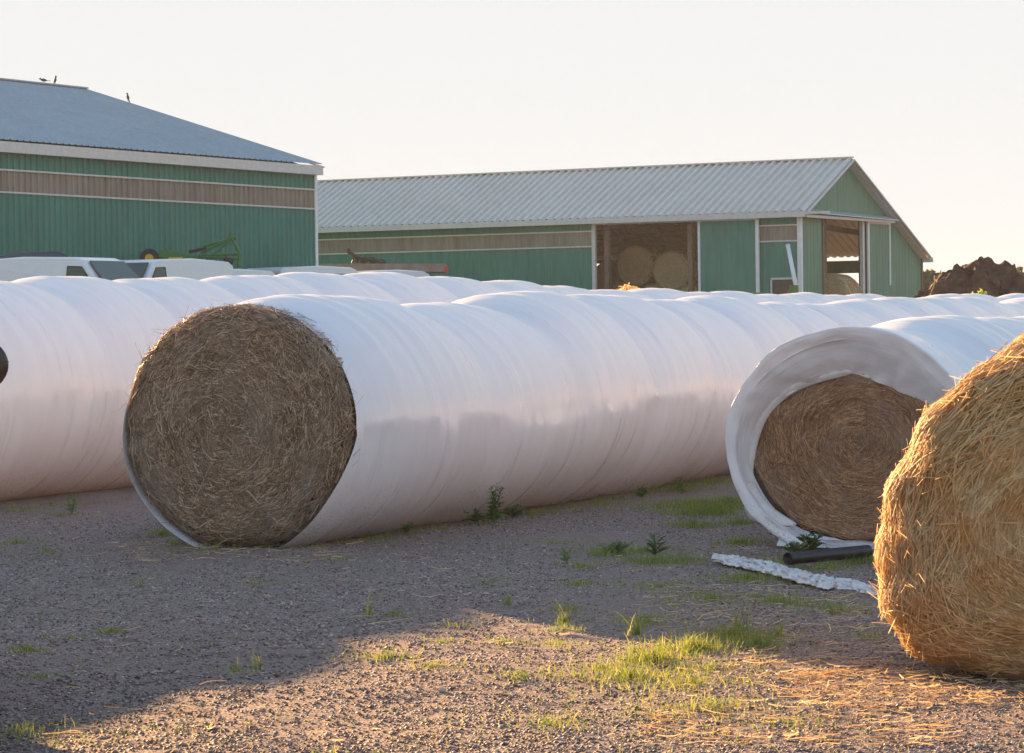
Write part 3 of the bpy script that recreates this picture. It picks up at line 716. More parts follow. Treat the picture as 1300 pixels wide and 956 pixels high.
def barn_right():
    Y0 = 100.0; c = at(1015, 265, Y0); base = 1.65
    root = empty('hay_barn', (c.x, c.y, base), ANG, 'long green hay barn with ribbed pale metal roof and open sliding doors', 'barn')
    k = CAMZ-base
    ze = c.z-base-0.06; rx = 4.1; zr = 5.95+k; W = 11.55; ov2 = 0.06; ze2 = 2.56+k; L = 36
    X = (1, 0, 0); Y = (0, 1, 0); Z = (0, 0, 1)
    p1 = math.atan2(zr-ze, rx); p2 = math.atan2(zr-ze2, W-rx)
    bt, bb = 3.50+k, 2.94+k; dt = 3.72+k           # band, door head
    o1, o2, d1 = 8.17, 3.91, 1.59                    # long-side opening and door
    nX = (-1, 0, 0)
    # long wall (x=0), normal -X ; beyond the opening
    def wallpart(y0, wd):
        corr_sheet('long_wall', M['green'], root, (0, y0, 0), Y, Z, nX, wd, 0, bb, 0.23, 0.02)
        corr_sheet('upper_wall', M['green'], root, (0, y0, 0), Y, Z, nX, wd, bt, ze, 0.23, 0.02)
        corr_sheet('wall_band', M['brown'], root, (0.01, y0, 0), Y, Z, nX, wd, bb, bt, 0.23, 0.02)
        MB().box((-0.035, y0+wd/2, bb), (0.03, wd-0.02, 0.05)).box((-0.035, y0+wd/2, bt), (0.03, wd-0.02, 0.05)).build('band_trim', M['trim'], root)
    wallpart(o1, L-o1); wallpart(0.06, o2-0.06)
    corr_sheet('upper_wall', M['green'], root, (0.004, o2, 0), Y, Z, nX, o1-o2, dt, ze, 0.23, 0.015)
    # opening frame
    MB().box((-0.03, o1+0.03, dt/2), (0.12, 0.14, dt)).box((-0.034, o2+0.0, dt/2), (0.10, 0.10, dt)).box((-0.032, (o1+o2)/2, dt+0.05), (0.10, o1-o2+0.16, 0.10)).build('door_frame', M['trim'], root)
    # sliding door
    dr = empty_child('sliding_door', root)
    yc = (o2+d1)/2; wd = o2-d1
    corr_sheet('door_sheet', M['green'], dr, (-0.10, d1, 0), Y, Z, nX, wd, 0.1, dt+0.02, 0.23, 0.015)
    MB().box((-0.12, d1, dt/2+0.05), (0.07, 0.13, dt)).box((-0.12, o2-0.03, dt/2+0.05), (0.07, 0.08, dt)).box((-0.124, yc, dt+0.04), (0.06, wd+0.13, 0.09)).box((-0.115, yc, 0.12), (0.06, wd, 0.09)).build('door_border', M['trimw'], dr)
    MB().box((-0.17, 4.1, dt+0.24), (0.10, 8.6-0.6, 0.12)).build('door_track', M['trim'], root)
    # hatch
    hz = (411-353)*100/3600+k
    MB().box((-0.03, 0.62, hz/2), (0.02, 0.86, hz-0.02)).build('hatch_dark_sheet', M['darkin'], root)  # dark sheet on the unbroken wall, painting in the shade inside the hatch
    MB().box((-0.045, 0.62, hz), (0.05, 0.98, 0.07)).box((-0.043, 0.14, hz/2), (0.05, 0.06, hz-0.07)).box((-0.043, 1.10, hz/2), (0.05, 0.06, hz-0.07)).build('hatch_frame', M['trim'], root)
    # corner trim
    MB().box((0.0, -0.0, ze/2), (0.15, 0.15, ze)).build('corner_trim', M['trimw'], root)
    # gable (y=0), normal -Y
    gz_ = lambda q: (ze+(zr-ze)*q/rx if q < rx else zr-(zr-ze2)*(q-rx)/(W-rx))-0.08
    g1, g2 = 1.95, 5.80; gt = 3.76+k; Yn = (0, -1, 0)
    corr_sheet('gable_wall', M['greenb'], root, (0, 0, 0), X, Z, Yn, g1-0.08, 0, gz_, 0.3, 0.012, 0.7, 0.08)
    corr_sheet('gable_wall', M['greenb'], root, (0, 0, 0), X, Z, Yn, g2-g1, gt, gz_, 0.3, 0.012, 0.7, g1)
    corr_sheet('gable_wall', M['greenb'], root, (0, 0, 0), X, Z, Yn, W-g2-0.05, 0, gz_, 0.3, 0.012, 0.7, g2)
    MB().box((W-0.02, -0.03, ze2/2-0.05), (0.10, 0.07, ze2-0.1)).build('corner_trim', M['wood'], root)
    # door leaf slid to the right on the gable
    dl = empty_child('sliding_door', root)
    corr_sheet('door_sheet', M['greenb'], dl, (0, -0.10, 0), X, Z, Yn, 2.05, 0.1, gt-0.05, 0.3, 0.012, 0.7, 5.95)
    MB().box((5.95, -0.12, gt/2), (0.13, 0.07, gt-0.1)).box((7.0, -0.122, gt-0.02), (2.2, 0.06, 0.10)).build('door_border', M['trimw'], dl)
    MB().box((8.05, -0.12, gt-1.2), (0.09, 0.05, 2.3)).build('door_border', M['trimw'], dl)
    MB().box((5.62, -0.02, gt/2), (0.18, 0.12, gt)).build('door_post', M['trim'], root)
    MB().box((g1+0.05, 0.0, gt/2), (0.12, 0.10, gt)).build('door_post', M['wood'], root)
    # awning strip
    mb = MB(); mb.poly([(-0.1, -0.02, 4.06+k), (8.2, -0.02, 3.98+k), (8.2, -0.45, 3.84+k), (-0.1, -0.45, 3.90+k)], (0, 0, 0.03)); mb.build('awning', M['roofblue2'], root)
    MB().box((4.0, -0.30, 3.80+k), (8.2, 0.06, 0.10)).build('door_track', M['trim'], root)
    # back walls
    z_end = gz_
    corr_sheet('end_wall', M['green'], root, (0, L, 0), X, Z, Y, W, 0, gz_, 0.3, 0.015)
    b1, b2 = 2.30, 5.4; bz = 1.97+k
    corr_sheet('back_wall', M['green'], root, (W, 0, 0), Y, Z, X, b1, 0, ze2-0.1, 0.3, 0.015)
    corr_sheet('back_wall', M['green'], root, (W, b2, 0), Y, Z, X, L-b2, 0, ze2-0.1, 0.3, 0.015)
    corr_sheet('back_wall', M['green'], root, (W, b1, 0), Y, Z, X, b2-b1, bz, ze2-0.1, 0.3, 0.015)
    # roof slopes
    ov = 0.30
    up1 = (math.cos(p1), 0, math.sin(p1)); n1 = (-math.sin(p1), 0, math.cos(p1))
    corr_sheet('roof', M['roofgrey'], root, (-ov, -0.30, ze-ov*math.tan(p1)+0.06), Y, up1, n1, L+0.5, 0, (rx+ov)/math.cos(p1), 0.33, 0.078, 0.45, 0.0, ((0, 0), (0.12, 1), (0.36, 1), (0.72, 0)))
    up2 = (-math.cos(p2), 0, math.sin(p2)); n2 = (math.sin(p2), 0, math.cos(p2))
    corr_sheet('roof', M['roofgrey'], root, (W+ov2, -0.30, ze2-ov2*math.tan(p2)+0.06), Y, up2, n2, L+0.5, 0, (W-rx+ov2)/math.cos(p2), 0.30, 0.045, 0.42)
    MB().beam((rx, -0.32, zr+0.10), (rx, L+0.3, zr+0.10), 0.28, 0.05).build('ridge_cap', M['roofgrey'], root)
    MB().box((-ov-0.05, L/2-0.1, ze-ov*math.tan(p1)+0.0), (0.12, L+0.5, 0.20)).build('gutter', M['trim'], root)
    MB().box((-0.16, L/2, ze-0.16), (0.26, L, 0.03)).build('soffit', M['trim'], root)
    mb = MB()
    mb.beam((-ov-0.02, -0.33, ze-ov*math.tan(p1)-0.02), (rx, -0.33, zr+0.0), 0.16, 0.05)
    mb.beam((W+ov2, -0.33, ze2-ov2*math.tan(p2)-0.02), (rx, -0.33, zr+0.0), 0.16, 0.05)
    mb.build('rake_trim', M['trim'], root)
    MB().poly([(rx+0.1, -0.30, zr-0.12), (W+ov2-0.1, -0.30, ze2-ov2*math.tan(p2)-0.08), (W+ov2-0.1, 0.0, ze2-ov2*math.tan(p2)-0.08), (rx+0.1, 0.0, zr-0.12)], (0, 0, 0.02)).build('soffit', M['trim'], root)
    MB().box((W+ov2, -0.2, ze2-ov2*math.tan(p2)-0.12), (0.16, 0.5, 0.18)).build('gutter', M['trim'], root)
    MB().box((-0.16, -0.55, ze-0.10), (0.12, 1.3, 0.09)).build('track_end', M['trim'], root)
    # inside: posts, boards, trusses
    for yy in np.arange(1.0, 19, 3.4):
        for xx in (0.25, rx+0.3, 8.0, W-0.3):
            h = gz_(xx)-0.1; MB().box((xx, yy, h/2), (0.18, 0.18, h)).build('post', M['wood'], root)
        MB().beam((0, yy, ze-0.25), (W-0.1, yy, ze2-0.2+0.9), 0.08, 0.2).build('tie_beam', M['wood'], root)
        MB().beam((0.1, yy, ze-0.2), (rx, yy, zr-0.25), 0.08, 0.16).build('rafter', M['wood'], root)
        MB().beam((W-0.1, yy, ze2-0.2), (rx, yy, zr-0.25), 0.08, 0.16).build('rafter', M['wood'], root)
    for i in range(11):
        zz = 0.5+i*0.33
        if zz < ze2-0.15:
            MB().box((W-0.45, b2+7, zz), (0.03, 14, 0.15)).build('inner_board', M['wood'], root); MB().box((W-0.45, b1/2, zz), (0.03, b1, 0.15)).build('inner_board', M['wood'], root)
    for i in range(7):
        zz = 1.7+i*0.32; MB().box((rx+0.45, 11, zz), (0.03, 19 if zz > 2.2 else 14, 0.13)).build('inner_board', M['wood'], root)
    return root, k
def empty_child(name, parent):
    o = bpy.data.objects.new(name, None); COL.objects.link(o); o.parent = parent; return o
M['roofblue2'] = plain('pale_blue_sheet', (0.42, 0.50, 0.56), 0.35, 0.2, 0.1)
BR, BK_ = barn_right()

# bales stored inside the barn
def simple_bale(p, axis, r, length, label, group='round bales stored in the hay barn'):
    return bale('round_hay_bale', p, axis, r, length, (M['barnhay'], M['strawbase']), label, 'hay bale', group, n_face=1500, n_side=500, n_poke=0, width=0.02, wx=1.0, edge=0.1, ln=(0.2, 0.5))
TOB = Vector((0.495, 0.869, 0))
def inbarn(px, py, dep, r, label):
    p = at(px, py, dep); return simple_bale((p.x, p.y, p.z), TOB, r, 1.3, label)
inbarn(805, 338, 107.0, 0.77, 'pale round bale on top of the barn stack, highest one in the doorway')
inbarn(851, 344, 105.8, 0.76, 'pale round bale in the barn doorway, just right of the highest one')
inbarn(790, 381, 107.6, 0.72, 'barn bale at the bottom left of the doorway stack')
inbarn(829, 384, 106.6, 0.72, 'barn bale under the two high ones, middle of the bottom layer')
inbarn(871, 387, 105.4, 0.72, 'barn bale at the bottom right of the doorway stack')
inbarn(770, 352, 108.8, 0.62, 'shadowed barn bale at the far left of the doorway')
inbarn(1050, 379, 104.0, 0.92, 'round bale seen through the open gable door against bright sky')
inbarn(1086, 394, 106.0, 0.68, 'low bale behind the gable door post, mostly hidden')

# white pipe leaning on barn corner
def leaning():
    a = at(1016, 392, 98.2); b = at(1000, 311, 99.3)
    o = empty('leaning_pipe', a, 0, 'long white pipe leaning against the hay barn corner', 'pipe')
    MB().bar((0, 0, 0), b-a, 0.075, 12).build('pipe_body', M['trimw'], o, True)
    MB().bar((b-a)*0.985, (b-a)*1.003, 0.085, 12).build('pipe_collar', M['trim'], o)
leaning()

# ------------------------------------------------------------------ vehicles
def wheel(parent, x, y, r=0.33, w=0.22):
    e = MB().cyl((x, y, r), (0, 1, 0), r, w, 24, 0.03).build('wheel', M['black'], parent, False)
    MB().cyl((x, y+math.copysign(w/2+0.005, y), r), (0, 1, 0), r*0.6, 0.03, 16, 0.01).build('rim', M['rim'], e)
def vehicle(name, loc, yaw, prof, width, wins, label, cat, paint, tumble=0.10, wheels=(0.85, 4.1), wr=0.34, mirrors=None, front_glass=None, rear_glass=None, group='vehicles parked by the sheds'):
    """prof: side outline (x forward,z) ; local x = length"""
    root = empty(name, loc, yaw, label, cat, group)
    bm = bmesh.new(); hs = max(z for _, z in prof)
    belt = hs*0.52
    def hw(z): return width/2-(tumble*max(0, z-belt)/(hs-belt))
    rings = []
    for sy, ins in ((-1, 0.05), (-1, 0.0), (1, 0.0), (1, 0.05)):
        cx = sum(p[0] for p in prof)/len(prof); cz = sum(p[1] for p in prof)/len(prof)
        r = []
        for x, z in prof:
            if ins:
                r.append(bm.verts.new((x, sy*hw(z), z)))
            else:
                dx, dz = x-cx, z-cz; q = math.hypot(dx, dz)
                r.append(bm.verts.new((x+dx/q*0.05, sy*(hw(z)-0.07), z+dz/q*0.05)))
        rings.append(r)
    n = len(prof)
    for a, b in zip(rings[:-1], rings[1:]):
        for i in range(n): bm.faces.new((a[i], a[(i+1) % n], b[(i+1) % n], b[i]))
    bm.faces.new(rings[0][::-1]); bm.faces.new(rings[3])
    bmesh.ops.recalc_face_normals(bm, faces=bm.faces)
    me = bpy.data.meshes.new('body'); bm.to_mesh(me); bm.free(); link('body', me, paint, root)
    for q in wins:
        for sy in (-1, 1):
            mb = MB(); pts = [(x, sy*(hw(z)+0.006), z) for x, z in q]; mb.poly(pts, (0, -sy*0.02, 0)); mb.build('side_window', M['glass'], root)
            mb = MB()
            for a, b in zip(q, q[1:]+q[:1]): mb.bar((a[0], sy*(hw(a[1])+0.006), a[1]), (b[0], sy*(hw(b[1])+0.006), b[1]), 0.014, 5)
            mb.build('window_seal', M['black'], root)
    for nm, gl in (('windscreen', front_glass), ('rear_window', rear_glass)):
        if gl:
            (xa, za), (xb, zb) = gl; d = Vector((xb-xa, 0, zb-za)); nn = Vector((d.z, 0, -d.x)).normalized()
            if nm == 'rear_window': nn = -nn
            o = nn*0.062
            pts = [(xa+o.x, -(hw(za)-0.13), za+o.z), (xa+o.x, hw(za)-0.13, za+o.z), (xb+o.x, hw(zb)-0.16, zb+o.z), (xb+o.x, -(hw(zb)-0.16), zb+o.z)]
            MB().poly(pts, tuple(-nn*0.03)).build(nm, M['glass'], root)
    for x in wheels:
        for sy in (-1, 1): wheel(root, x, sy*(width/2-0.10), wr)
    xe = max(p[0] for p in prof); xs = min(p[0] for p in prof)
    for sy in (-1, 1):
        MB().box((xe-0.10, sy*(width/2-0.22), 0.82), (0.30, 0.26, 0.18), None, 0.03).build('headlight', M['trimw'], root)
        MB().box((xs+0.03, sy*(width/2-0.12), 1.05), (0.18, 0.14, 0.34), None, 0.02).build('tail_light', M['red'], root)
        if mirrors:
            x, z = mirrors; MB().box((x, sy*(width/2+0.14), z), (0.12, 0.22, 0.24), None, 0.04).build('wing_mirror', M['black'], root)
    return root
VANP = [(0.0, 0.45), (0.02, 1.1), (0.10, 1.95), (0.28, 2.07), (2.0, 2.12), (3.5, 2.08), (3.75, 2.0), (4.35, 1.32), (4.95, 1.08), (5.1, 0.85), (5.12, 0.45), (4.5, 0.32), (0.5, 0.32)]
VANW = [[(3.35, 1.35), (4.22, 1.32), (3.78, 1.86), (3.35, 1.88)]]
MINIW = [[(0.3, 1.35), (1.2, 1.35), (1.2, 1.85), (0.35, 1.83)], [(1.3, 1.35), (2.2, 1.35), (2.2, 1.86), (1.3, 1.86)], [(2.3, 1.35), (3.2, 1.35), (3.2, 1.86), (2.3, 1.86)]]+VANW
def g_at(px, y): p = at(px, 400, y); return Vector((p.x, y, gz(p.x, y)))
AYAW = ANG
def van_at(px_front, depth, yaw, zt_px, label, wins=VANW, scale=1.0, cat='van', name='panel_van', paint='vanw'):
    g = g_at(px_front, depth); top = at(px_front, zt_px, depth).z
    o = vehicle(name, (g.x, g.y, g.z), yaw, VANP, 1.95, wins, label, cat, M[paint], 0.14, (0.95, 4.15), 0.34, (3.95, 1.35), ((4.42, 1.36), (3.84, 1.98)), ((0.02, 1.3), (0.09, 1.85)))
    h = 2.14; o.scale = (scale, scale, (top-g.z)/h)
    return o
# white cargo van, nose to the left (towards -A): yaw = ANG+pi ; its rear sits at the right
van_at(268, 82.0, ANG+math.pi, 331, 'long white cargo van with one cab window, parked under the green farm implement')
o = van_at(-25, 70.5, R(-28), 330, 'white van at the left edge, its dark windscreen turned to the right')
van_at(332, 90.5, ANG-0.12, 338, 'larger white passenger van with side windows, right of the small one, beside the rusty flatbed', MINIW, 1.0, 'van', 'passenger_van')
van_at(445, 95.5, ANG-0.1, 343, 'rightmost white van, low behind the rusty flatbed', VANW, 0.9)
van_at(332, 85.0, ANG+math.pi*0.95, 343, 'small white van between the cargo van and the passenger van', MINIW, 0.8, 'van', 'passenger_van')
CARP = [(0.0, 0.5), (0.03, 1.0), (0.25, 1.38), (0.75, 1.80), (1.2, 1.86), (2.6, 1.86), (2.9, 1.80), (3.55, 1.25), (4.5, 1.08), (4.75, 0.85), (4.78, 0.5), (4.2, 0.32), (0.5, 0.32)]
CARW = [[(0.55, 1.28), (1.5, 1.28), (1.5, 1.72), (0.85, 1.72)], [(1.6, 1.28), (2.5, 1.28), (2.5, 1.72), (1.6, 1.72)], [(2.6, 1.28), (3.35, 1.28), (2.88, 1.70), (2.6, 1.72)]]
def car_at(px, depth, yaw, ztpx, label, paint, name='parked_car', sc=1.0):
    g = g_at(px, depth); top = at(px, ztpx, depth).z
    o = vehicle(name, tuple(g), yaw, CARP, 1.85, CARW, label, 'car', M[paint], 0.16, (0.85, 3.85), 0.36, (3.2, 1.25), ((3.5, 1.3), (2.93, 1.78)), ((0.3, 1.4), (0.72, 1.77)))
    o.scale = (sc, sc, (top-g.z)/1.9); return o
car_at(128, 74.0, ANG+math.pi+0.1, 349, 'dark blue estate car parked in front of the white cargo van', 'carblue')
car_at(-26, 77.5, R(8), 321, 'dark car whose roof shows behind the white van at the left edge', 'carblue', 'parked_car', 0.8)

# bronze pickup just outside the left edge; only the mirror housing reaches into the picture
def near_vehicle():
    m = at(-6, 463, 10.0)
    yaw = R(90+11.0)
    root = vehicle('parked_car', (0, 0, 0), 0, CARP, 1.85, CARW, 'dark bronze car at the left edge, only its rounded door mirror in the picture', 'car', M['vanb'], 0.16, (0.85, 3.85), 0.36, None, ((3.5, 1.3), (2.93, 1.78)), ((0.3, 1.4), (0.72, 1.77)), group=None)
    # mirror on right side (local -y) at x=3.1
    loc = Vector((3.1, -1.10, 1.28))
    bm = bmesh.new(); bmesh.ops.create_uvsphere(bm, u_segments=24, v_segments=16, radius=1)
    for v in bm.verts: v.co = Vector((v.co.x*0.09*(1 if v.co.x > 0 else 0.35), v.co.y*0.13, v.co.z*0.105))+loc
    me = bpy.data.meshes.new('door_mirror'); bm.to_mesh(me); bm.free(); mi = link('door_mirror', me, M['mirror'], root, True)
    bm = bmesh.new(); bmesh.ops.create_cone(bm, segments=32, radius1=1.0, radius2=1.0, depth=0.03, cap_ends=False)
    for v in bm.verts: v.co = Vector((v.co.x*0.0905, v.co.y*0.1305, v.co.z*0.2-0.0+0.01))+loc
    me = bpy.data.meshes.new('mirror_seam'); bm.to_mesh(me); bm.free(); link('mirror_seam', me, M['black'], mi)
    MB().bar((3.15, -0.80, 1.20), loc+Vector((0, 0.06, -0.03)), 0.03).build('mirror_arm', M['black'], root)
    Rz = Matrix.Rotation(yaw, 3, 'Z'); q = Rz @ Vector((3.1, -1.23, 1.28))
    edge = at(11, 463, 10.0)
    root.location = (edge.x-q.x, edge.y-q.y, edge.z-q.z); root.rotation_euler = (0, 0, yaw)
near_vehicle()

# green implement against the shed wall
def implement():
    y = 86.0; g = g_at(245, y)
    root = empty('hay_mower', g, 0, 'green and yellow folded hay mower standing between the cargo van and the shed wall', 'farm implement')
    P = lambda px, py, dy=0: at(px, py, y+dy)-g
    mb = MB()
    for a, b, r in (((258, 312), (300, 302), 0.05), ((262, 318), (292, 302), 0.05), ((262, 330), (298, 300), 0.045), ((293, 300), (305, 322), 0.05), ((256, 324), (306, 322), 0.045), ((256, 326), (304, 328), 0.05), ((304, 322), (303, 345), 0.06)):
        mb.bar(P(*a), P(*b), r)
    mb.bar(P(293, 300, 0.6), P(256, 322, 1.0), 0.045).bar(P(293, 300), P(293, 300, 0.6), 0.05).bar(P(305, 322), P(305, 322, 0.8), 0.05)
    mb.bar(P(255, 324), P(240, 345), 0.06)
    mb.build('lift_frame', M['jgreen'], root)
    MB().poly([P(202, 318), P(212, 317), P(232, 322), (P(256, 326)), P(258, 333), P(205, 333)], (0, 0.9, 0)).build('mower_hood', M['jgreen'], root)
    a = P(214, 327, -0.03); b = P(232, 330, -0.03)
    MB().box((a+b)/2, ((b-a).x, 0.03, 0.10)).build('yellow_strip', M['jyellow'], root)
    c = P(190, 328); w_ = MB().cyl(c, (0, 1, 0), 0.30, 0.2, 22, 0.03).build('wheel', M['black'], root)
    MB().cyl(c+Vector((0, -0.11, 0)), (0, 1, 0), 0.13, 0.05, 14).build('hub', M['jyellow'], w_)
    MB().bar(c, P(206, 326), 0.05).bar(c, c+Vector((0, 0, -1.2)), 0.05).bar(P(206, 330), P(206, 372), 0.06).bar(P(256, 330), P(256, 374), 0.06).build('support_legs', M['jgreen'], root)
    MB().bar(P(240, 320), P(262, 315), 0.05).bar(P(285, 328), P(296, 333), 0.09).build('hydraulics', M['black'], root)
implement()

def flatbed():
    y = 98.0; g = g_at(440, y); root = empty('flatbed_trailer', g, 0, 'long rusty flatbed trailer with a red marker, in front of the hay barn wall', 'trailer')
    P = lambda px, py, dy=0: at(px, py, y+dy)-g
    a = P(322, 339); b = P(565, 340)
    MB().poly([P(300, 335), P(565, 334.5), P(565, 345), P(300, 344)], (0, 2.2, 0)).build('bed', M['rust'], root)
    MB().box(P(566, 342)+Vector((0.03, 0.1, 0)), (0.08, 0.25, 0.26)).build('marker', M['red'], root)
    for px in (400, 430, 540):
        c = P(px, 345); c.z = 0.42
        for dy in (0.1, 2.1):
            w_ = MB().cyl((c.x, dy, 0.42), (0, 1, 0), 0.42, 0.22, 22, 0.03).build('wheel', M['black'], root); MB().cyl((c.x, dy-0.12, 0.42), (0, 1, 0), 0.2, 0.03, 14).build('rim', M['rim'], w_)
    mb = MB()
    for px in (400, 430, 540): c = P(px, 345); mb.box((c.x, 1.1, c.z/2+0.2), (0.1, 1.8, c.z-0.2))
    mb.build('bed_frame', M['darksteel'], root)
    r2 = empty('tine_rake', at(465, 334.3, y+1.0), 0, 'dark toothed hay rake lying on the rusty flatbed', 'farm implement')
    g2 = Vector(r2.location); Q = lambda px, py, dy=0: at(px, py, y+1.0+dy)-g2
    MB().bar(Q(441, 319), Q(455, 327), 0.06).bar(Q(455, 327), Q(490, 333.5), 0.05).bar(Q(441, 319), Q(445, 318), 0.10).bar(Q(450, 326), Q(488, 330, .5), 0.035).build('rake_frame', M['darksteel'], r2)
    mb = MB()
    for i in range(6):
        px = 450+i*6; mb.bar(Q(px, 325+i*0.8), Q(px+3, 334), 0.035); mb.bar(Q(px, 325+i*.8, .4), Q(px-3, 334, .4), 0.03)
    for i in range(3):
        px = 452+i*11; c = Q(px, 329+i, 0.2); mb.cyl(c, (0.3, 1, 0), 0.13, 0.04, 12)
    mb.build('rake_tines', M['darksteel'], r2)
flatbed()

def green_frames():
    y = 94.0; g = g_at(950, y); root = empty('cattle_gate', g, 0, 'low green tubular rail just above the wrapped rows, in front of the barn door', 'gate')
    P = lambda px, py, dy=0: at(px, py, y+dy)-g
    MB().bar(P(925, 371), P(975, 374.5), 0.06).bar(P(925, 371), P(925, 420), 0.06).bar(P(975, 374.5), P(975, 421), 0.06).bar(P(925, 388), P(975, 390), 0.05).bar(P(925, 404), P(975, 406), 0.05).build('rails', M['jgreen'], root)
    y2 = 95.0; g = g_at(1010, y2); r2 = empty('green_implement', g, 0, 'small green implement arm beside the barn hatch', 'farm implement')
    P = lambda px, py, dy=0: at(px, py, y2+dy)-g
    MB().bar(P(1000, 374), P(1008, 365), 0.06).bar(P(1008, 362), P(1010, 425), 0.16).bar(P(1000, 374), P(998, 424), 0.06).build('arm', M['jgreen'], r2)
green_frames()

# ------------------------------------------------------------------ manure heap, straw heap
def heap(name, c, rx, ry, h, amp, mat, label, cat, seed=1, res=150, peaks=None):
    V = []; F_ = []
    for i in range(res+1):
        for j in range(res+1):
            a, b = (i/res*2-1)*1.15, (j/res*2-1)*1.15
            q = math.hypot(a, b); hh = max(0, 1-q**1.6)
            if peaks: hh = max([0]+[ph*max(0, 1-(math.hypot((a-pa), (b-pb))/pr)**1.5) for pa, pb, pr, ph in peaks])
            x, y = a*rx, b*ry
            d1 = noise.noise(Vector((x*0.9, y*0.9, seed)))*0.6+abs(noise.noise(Vector((x*2.2, y*2.2, seed+2))))*0.55+abs(noise.noise(Vector((x*5.5, y*5.5, seed+5))))*0.28+noise.noise(Vector((x*13, y*13, seed+9)))*0.10
            z = h*hh+amp*d1*min(1, hh*4)-0.05
            ox = noise.noise(Vector((x*3, y*3, seed+20)))*amp*0.5*min(1, hh*4); oy = noise.noise(Vector((x*3, y*3, seed+30)))*amp*0.5*min(1, hh*4)
            V.append((x+ox, y+oy, z))
    m = res+1
    i = np.arange(m*m).reshape(m, m); Q = np.stack([i[:-1, :-1], i[1:, :-1], i[1:, 1:], i[:-1, 1:]], -1).reshape(-1, 4)
    o = np_mesh(name, V, Q, mat, None, False); o.location = c
    tag(o, label, cat); return o
hp = at(1250, 400, 62); hg = gz(0, 62)
MP = heap('manure_heap', (hp.x, 62, hg), 3.2, 3.2, 1.82, 0.66, M['manure'], 'dark brown lumpy manure heap right of the hay barn', 'manure heap', 4, 170,
     [(-0.10, 0, 0.55, 0.98), (0.16, 0.05, 0.50, 0.90), (-0.38, 0, 0.5, 0.6), (0.5, 0, 0.55, 0.62), (0.8, 0, 0.5, 0.5)])
sp = g_at(797, 50)
SH = heap('straw_heap', (sp.x, 50, sp.z), 1.0, 0.8, 1.66, 0.18, M['strawbase'], 'loose golden straw heap peeping over the back row below the barn doorway', 'straw heap', 8, 50)
n = 1800; a = rng.random(n)*6.28; q = np.sqrt(rng.random(n))*0.95
bx = np.cos(a)*q; by = np.sin(a)*q*0.8; bz = 1.64*np.maximum(0, 1-q**1.6)+0.06+0.08*rng.random(n)
d = rand_unit(n)*[1, 1, 0.5]; P = np.stack([bx, by, bz], 1)[:, None, :]+d[:, None, :]*(0.05+0.1*rng.random(n))[:, None, None]*np.linspace(-1, 1, 3)[None, :, None]
o = ribbons('loose_stalks', P, 0.015+0.01*rng.random(n), rand_unit(n), M['straw'], SH)

# ------------------------------------------------------------------ plants
def leaf_cloud(pts, size, mat, name, parent, nrm=None):
    n = len(pts); L = size*(0.6+0.8*rng.random(n)); d = rand_unit(n)
    s = np.array([-0.5, 0, 0.5]); P = pts[:, None, :]+d[:, None, :]*L[:, None, None]*s[None, :, None]
    return ribbons(name, P, L*0.5, rand_unit(n), mat, parent, 0.5)
def tree(px, y, top_px, rad, label, seed):
    g = g_at(px, y); top = at(px, top_px, y).z; H = top-g.z
    root = empty('broadleaf_tree', g, 0, label, 'tree', 'trees beyond the yard')
    r = random.Random(seed); mb = MB(); mb.bar((0, 0, 0), (0, 0, H*0.5), H*0.03, 8, H*0.018)
    cl = []
    for k in range(14):
        a = r.uniform(0, 6.28); e = r.uniform(0.4, 0.95); q = rad*r.uniform(0.2, 0.8)*(1.15-e*0.7)*1.2
        c = Vector((math.cos(a)*q, math.sin(a)*q, H*e*0.93)); cl.append((c, rad*r.uniform(0.22, 0.4)))
        mb.bar((0, 0, H*min(0.5, e*0.5)), c, H*0.012, 6, H*0.004)
    mb.build('trunk', M['bark'], root)
    pts = []
    for c, q in cl:
        v = rand_unit(420)*(rng.random((420, 1))**0.45)*q*[1, 1, 0.8]; pts.append(v+np.array(c))
    leaf_cloud(np.concatenate(pts), 0.35, M['treeleaf'], 'crown', root)
tree(1172, 150, 348, 2.1, 'hazy green tree just right of the hay barn wall', 3)
tree(1192, 165, 356, 1.5, 'small hazy tree between the barn tree and the manure heap', 5)
tree(1290, 120, 352, 2.0, 'pale green tree behind the right shoulder of the manure heap', 8)
tree(1268, 125, 353, 1.6, 'bushy tree top just above the manure heap ridge', 12)

